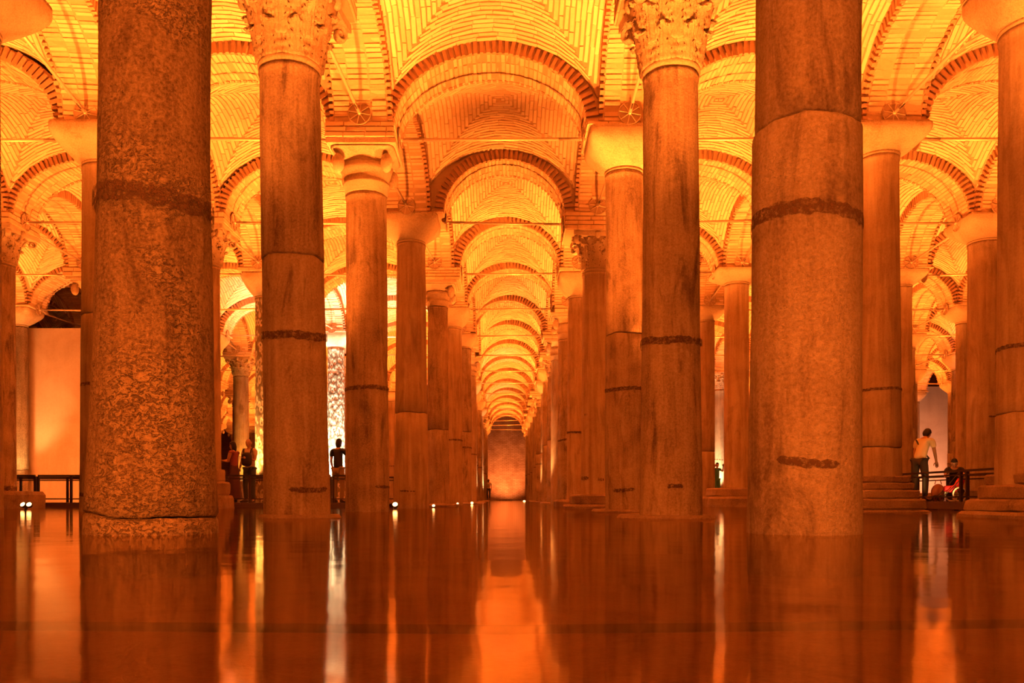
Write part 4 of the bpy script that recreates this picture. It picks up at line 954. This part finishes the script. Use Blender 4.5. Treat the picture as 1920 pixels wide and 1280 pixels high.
def person(loc, yaw, label, H=1.72, top='cloth_light', bottom='cloth_dark', hair='hair_black', lean=0.0, crouch=0.0, armL=None, armR=None,
           hairlen=0, skirt=False, headyaw=0, headpitch=0, stance=.09, sleeve=True, bald=False):
    s = H/1.72; t = empty('person', loc, yaw); t.scale = (s, s, s); tag(t, label, 'person')
    zp = .94-crouch*.55
    pel = Vector((0, -crouch*.15, zp)); ax = Vector((0, math.sin(lean), math.cos(lean))); fw = Vector((0, math.cos(lean), -math.sin(lean)))
    waist = pel+ax*.16; chest = pel+ax*.37+fw*.01; nb = pel+ax*.52; neck = pel+ax*.58+fw*.02; hc = neck+ax*.115+fw*.03
    pts = [pel, waist, chest, nb, neck, neck+(hc-neck)*.55]; ed = [(0,1),(1,2),(2,3),(3,4),(4,5)]; rd = [(.135,.105),(.12,.095),(.15,.105),(.1,.075),(.056,.056),(.05,.05)]
    extra = []
    legs = {}; arms = {}
    for sd in (-1, 1):
        hip = pel+Vector((sd*.09, 0, -.04)); ank = Vector((sd*(stance+.0), .0+sd*.03, .09)); 
        knee = (hip+ank)/2+Vector((sd*.02*(1+crouch*4), .03+crouch*.38, crouch*.06))
        k = len(pts); pts += [hip, hip+(knee-hip)*.5, knee, knee+(ank-knee)*.35+Vector((0,-.015,0)), ank, ank+Vector((sd*.02, .05, -.045)), ank+Vector((sd*.04, .15, -.06))]
        ed += [(0,k),(k,k+1),(k+1,k+2),(k+2,k+3),(k+3,k+4),(k+4,k+5),(k+5,k+6)]; rd += [.095,.08,.058,.056,.038,.04,.03]
        legs[sd] = (hip, knee, ank)
        sh = nb+Vector((sd*.185, 0, -.03)); arm = (armL if sd < 0 else armR) or ((sd*.05, .02, -.29), (sd*.0, .1, -.24))
        el = sh+Vector(arm[0]); wr = el+Vector(arm[1])
        k = len(pts); pts += [sh, sh+(el-sh)*.5, el, el+(wr-el)*.35, wr]; ed += [(3,k),(k,k+1),(k+1,k+2),(k+2,k+3),(k+3,k+4)]; rd += [.062,.048,.038,.037,.025]
        arms[sd] = (sh, el, wr); h = hand_geo(wr, wr-el, sd); extra.append((h.v, h.f))
    hg, HR = head_geo(hc, headyaw, headpitch+lean*.5); extra.append((hg.v, hg.f))
    body = skin_mesh('body', pts, ed, rd, 'skin', t, 2, extra)
    # eyes
    ey = MB()
    for sd in (-1, 1): ey.ball(HR @ Vector((sd*.03, .083, .012)), .0095, 8, 6)
    ey.build('eyes', 'hair_black', t, True)
    # shirt
    pts = [pel-ax*.05, waist, chest, nb]; ed = [(0,1),(1,2),(2,3)]; rd = [(.155,.125),(.145,.12),(.168,.125),(.118,.092)]
    for sd in (-1, 1):
        sh, el, wr = arms[sd]; k = len(pts); e = sh+(el-sh)*(.62 if sleeve else .05)
        pts += [sh, e]; ed += [(3,k),(k,k+1)]; rd += [.073, .064]
    skin_mesh('shirt' if not skirt else 'top', pts, ed, rd, top, t, 2)
    if skirt:
        mb = MB(); prof = [(.1, .25), (.3, .23), (.6, .2), (.85, .175), (1.0, .145), (1.1, .13)]
        S = 28; vs = []
        for z, r in prof:
            for q in range(S):
                th = 2*math.pi*q/S; r2 = r*(1+.06*math.sin(th*7)*(1-z/1.1)); vs.append((r2*math.cos(th), r2*math.sin(th)*.8, z))
        fs = [(k*S+q, k*S+(q+1)%S, (k+1)*S+(q+1)%S, (k+1)*S+q) for k in range(len(prof)-1) for q in range(S)]
        mb.add(vs, fs).build('skirt', bottom, t, True)
    else:
        pts = [pel]; ed = []; rd = [(.125,.10)]
        for sd in (-1, 1):
            hip, knee, ank = legs[sd]; k = len(pts)
            pts += [hip, hip+(knee-hip)*.5, knee, knee+(ank-knee)*.5, ank+Vector((0,0,.0))]; ed += [(0,k),(k,k+1),(k+1,k+2),(k+2,k+3),(k+3,k+4)]; rd += [.108,.094,.074,.07,.06]
        skin_mesh('trousers', pts, ed, rd, bottom, t, 2)
    for sd in (-1, 1):
        a = legs[sd][2]; sh = MB().tube([a+Vector((0,-.05,-.05)), a+Vector((0,.02,-.045)), a+Vector((sd*.02,.1,-.055)), a+Vector((sd*.04,.19,-.065))], [.036,.048,.044,.026], 10)
        sh.build('shoe', 'shoe', t, True)
    if not bald:
        mb = MB().ball((0, 0, 0), 1, 22, 16); vs = []
        for v in mb.v:
            x, y, z = v; f = 1.0
            Y_ = y*.103-.008; X_ = x*.086; Z_ = z*.128+.012
            if y > .25 and z < .35: Y_ = .05*y; X_ = x*.06      # keeps the face free
            if z < -.1: Z_ = -.1*.128 + (z+.1)*(.1+hairlen); X_ *= 1.0+.1*hairlen; Y_ = min(Y_, .0)-.01
            vs.append(HR @ Vector((X_, Y_, Z_ + .006*noise.noise(Vector((x*4, y*4, z*4))))))
        mb.v = vs; mb.build('hair', hair, t, True)
    t['arms'] = 1; del t['arms']
    return t, arms, hc, nb, ax
for nm, c in (('skin', (.50, .30, .22)), ('hair_black', (.02, .014, .012)), ('cloth_cream', (.9, .86, .7)), ('cloth_light', (.55, .45, .38)), ('cloth_dark', (.045, .035, .035)),
              ('cloth_navy', (.05, .06, .08)), ('cloth_wine', (.22, .05, .06)), ('cloth_black', (.02, .018, .02)), ('cloth_khaki', (.28, .2, .14)), ('shoe', (.05, .04, .035)),
              ('cloth_skirt', (.07, .025, .025)), ('cloth_rust', (.34, .13, .07)), ('cloth_teal', (.06, .26, .30)), ('cloth_red', (.55, .03, .06)), ('cloth_pale', (.62, .55, .52)), ('wheel_white', (.8, .8, .78))):
    M[nm] = plain(nm, c, .75)
# stooping man on the right
t, arms, hc, nb, ax = person((X(1724, 20.3), 20.3, ZR), math.radians(-55), 'stooping man in a pale yellow shirt and dark trousers behind the right railing', 1.80, 'cloth_cream', 'cloth_dark',
    lean=.42, headpitch=.45, armL=((-.04, .0, -.29), (.0, .06, -.25)), armR=((.03, .05, -.28), (-.04, .14, -.2)), stance=.11)
mb = MB().tube([nb+Vector((-.15, -.09, 0)), nb+Vector((.02, -.17, -.22)), nb+Vector((.17, -.1, -.45))], .018, 6)
mb.build('bag_strap', 'cloth_black', t, True)
spot((9.9, 18.6, .3), (10.0, 20.3, 1.4), 26, size=70, color=(1, .5, .12), radius=.05)
# crouching figure behind the right railing
person((X(1790, 20.0), 20.0, ZR), math.radians(150), 'crouching person with dark hair and black top beside the white-wheeled pushchair', 1.5, 'cloth_black', 'cloth_black', lean=.45, crouch=.95, headpitch=.3,
    armL=((-.03, .18, -.2), (.05, .2, .02)), armR=((.03, .18, -.2), (-.05, .2, .02)))
# couple
person((X(439, 23.3), 23.3, ZD), math.radians(75), 'woman with long dark hair, wine sleeveless top and long dark skirt on the left walkway', 1.64, 'cloth_wine', 'cloth_skirt', hairlen=.16, skirt=True, sleeve=False,
    armL=((-.02, .08, -.26), (.04, .22, .04)), armR=((.02, .1, -.25), (-.06, .22, .03)), headpitch=.1)
t, arms, hc, nb, ax = person((X(468, 23.7), 23.7, ZD), math.radians(160), 'bald man in a light shirt carrying a dark backpack on his front', 1.74, 'cloth_light', 'cloth_navy', bald=True, headyaw=.2, headpitch=.15,
    armL=((-.05, .08, -.27), (.14, .18, .05)), armR=((.05, .03, -.28), (.0, .1, -.22)))
b = MB().ball((0, 0, 0), 1, 16, 12); b.v = [Vector((math.copysign(abs(v.x)**.6, v.x)*.15-.07, math.copysign(abs(v.y)**.7, v.y)*.09+.22, math.copysign(abs(v.z)**.6, v.z)*.19+1.18)) for v in b.v]
bo = b.build('backpack', 'cloth_black', t, True)
for sd in (-1, 1): MB().tube([(sd*.11-.03, .16, 1.32), (sd*.13, .1, 1.47), (sd*.12, -.05, 1.49), (sd*.12, -.13, 1.36)], .02, 8).build('strap', 'cloth_black', bo, True)
person((X(404, 24.1), 24.1, ZD), math.radians(-80), 'person in black seen half behind the massive pitted column, facing the woman', 1.66, 'cloth_black', 'cloth_black', hairlen=.1, armR=((.03, .1, -.26), (-.03, .2, .05)))
t, arms, hc, nb, ax = person((X(634, 23.4), 23.4, ZD), math.radians(-20), 'dark silhouetted person holding up a shining phone between two left columns', 1.72, 'cloth_black', 'cloth_khaki', hairlen=.05,
    armR=((.06, .12, -.2), (.02, .2, .16)), armL=((-.05, .02, -.28), (0, .1, -.24)), headpitch=.1)
M['flash'] = plain('phone_flash', (1, 1, 1), .3, 0, (.75, .85, 1.0), 60)
bpy.context.view_layer.update(); wr = t.matrix_world @ (arms[1][2] + (arms[1][2]-arms[1][1]).normalized()*.13)
ph = empty('phone', wr + Vector((0, -.03, .02))); tag(ph, 'phone with a bright bluish-white light held by the silhouetted person', 'phone')
MB().box(-.037, .037, -.004, .004, -.075, .075).build('phone_body', 'cloth_black', ph)
MB().ball((0, -.008, .03), .022, 10, 8).build('flash', 'flash', ph, True)
# tiny far figures
person((X(916, 74), 74, .12), math.radians(180), 'tiny distant person standing at the far end of the long aisle', 1.72, 'cloth_pale', 'cloth_navy')
person((X(1344, 42.2), 42.2, .25), math.radians(200), 'tiny distant person in teal between the two massive right columns', 1.72, 'cloth_teal', 'cloth_teal', armL=((-.1, .1, -.1), (.05, .1, .25)), armR=((.1, .1, -.1), (-.05, .1, .25)))
MB().box(-1.6, .6, 73.3, 75, -.3, .12).build('landing', 'base'); bpy.data.objects['landing']['label'] = 'low stone landing under the tiny distant person'; bpy.data.objects['landing']['category'] = 'platform'
deck(8.8, 12.6, 41.4, 43.1, .25, 'far dark walkway under the tiny person in teal')
# pushchair
pc = empty('pushchair', (X(1792, 19.2), 19.2, ZR)); pc.scale = (.8, .8, .8); tag(pc, 'pushchair with white-rimmed wheel and red seat behind the right railing', 'pushchair')
for sd in (-1, 1):
    for wy in (0,):
        ring = [Vector((math.cos(a)*.19, sd*.22, .2+math.sin(a)*.19)) for a in [2*math.pi*k/28 for k in range(29)]]
        wh = MB().tube(ring, .022, 8, False).build('wheel', 'wheel_white', pc, True)
        sp = MB()
        for k in range(6): a = math.pi*k/3; sp.tube([(0, sd*.22, .2), (math.cos(a)*.18, sd*.22, .2+math.sin(a)*.18)], .006, 5)
        sp.ball((0, sd*.22, .2), .03, 8, 6).build('spokes', 'iron', wh)
    ring = [Vector((-.5+math.cos(a)*.08, sd*.16, .08+math.sin(a)*.08)) for a in [2*math.pi*k/20 for k in range(21)]]
    MB().tube(ring, .02, 8, False).build('front_wheel', 'iron', pc, True)
fr = MB()
for sd in (-1, 1): fr.tube([(0, sd*.22, .2), (-.12, sd*.2, .45), (.22, sd*.2, .85)], .014, 8); fr.tube([(-.5, sd*.16, .08), (-.12, sd*.2, .45)], .014, 8)
fr.tube([(.22, -.2, .85), (.22, .2, .85)], .016, 8).build('frame', 'iron', pc, True)
se = MB().tube([(-.32, 0, .36), (-.1, 0, .34), (.05, 0, .4), (.16, 0, .62)], [.08, .11, .12, .1], 12); se.v = [Vector((v.x, v.y, v.z)) for v in se.v]
se.build('seat', 'cloth_red', pc, True)
bg = MB().ball((0, 0, .2), 1, 18, 12); bg.v = [Vector((v.x*.16, v.y*.14, .2+(v.z-.2)*.21)) for v in bg.v]
bg.tube([(-.08, 0, .4), (-.05, 0, .5), (.05, 0, .5), (.08, 0, .4)], .01, 6)
b2 = bg.build('bag', 'cloth_rust', None, True, (X(1759, 20.0), 20.0, ZR)); tag(b2, 'rounded reddish bag on the deck between the man and the pushchair', 'bag')
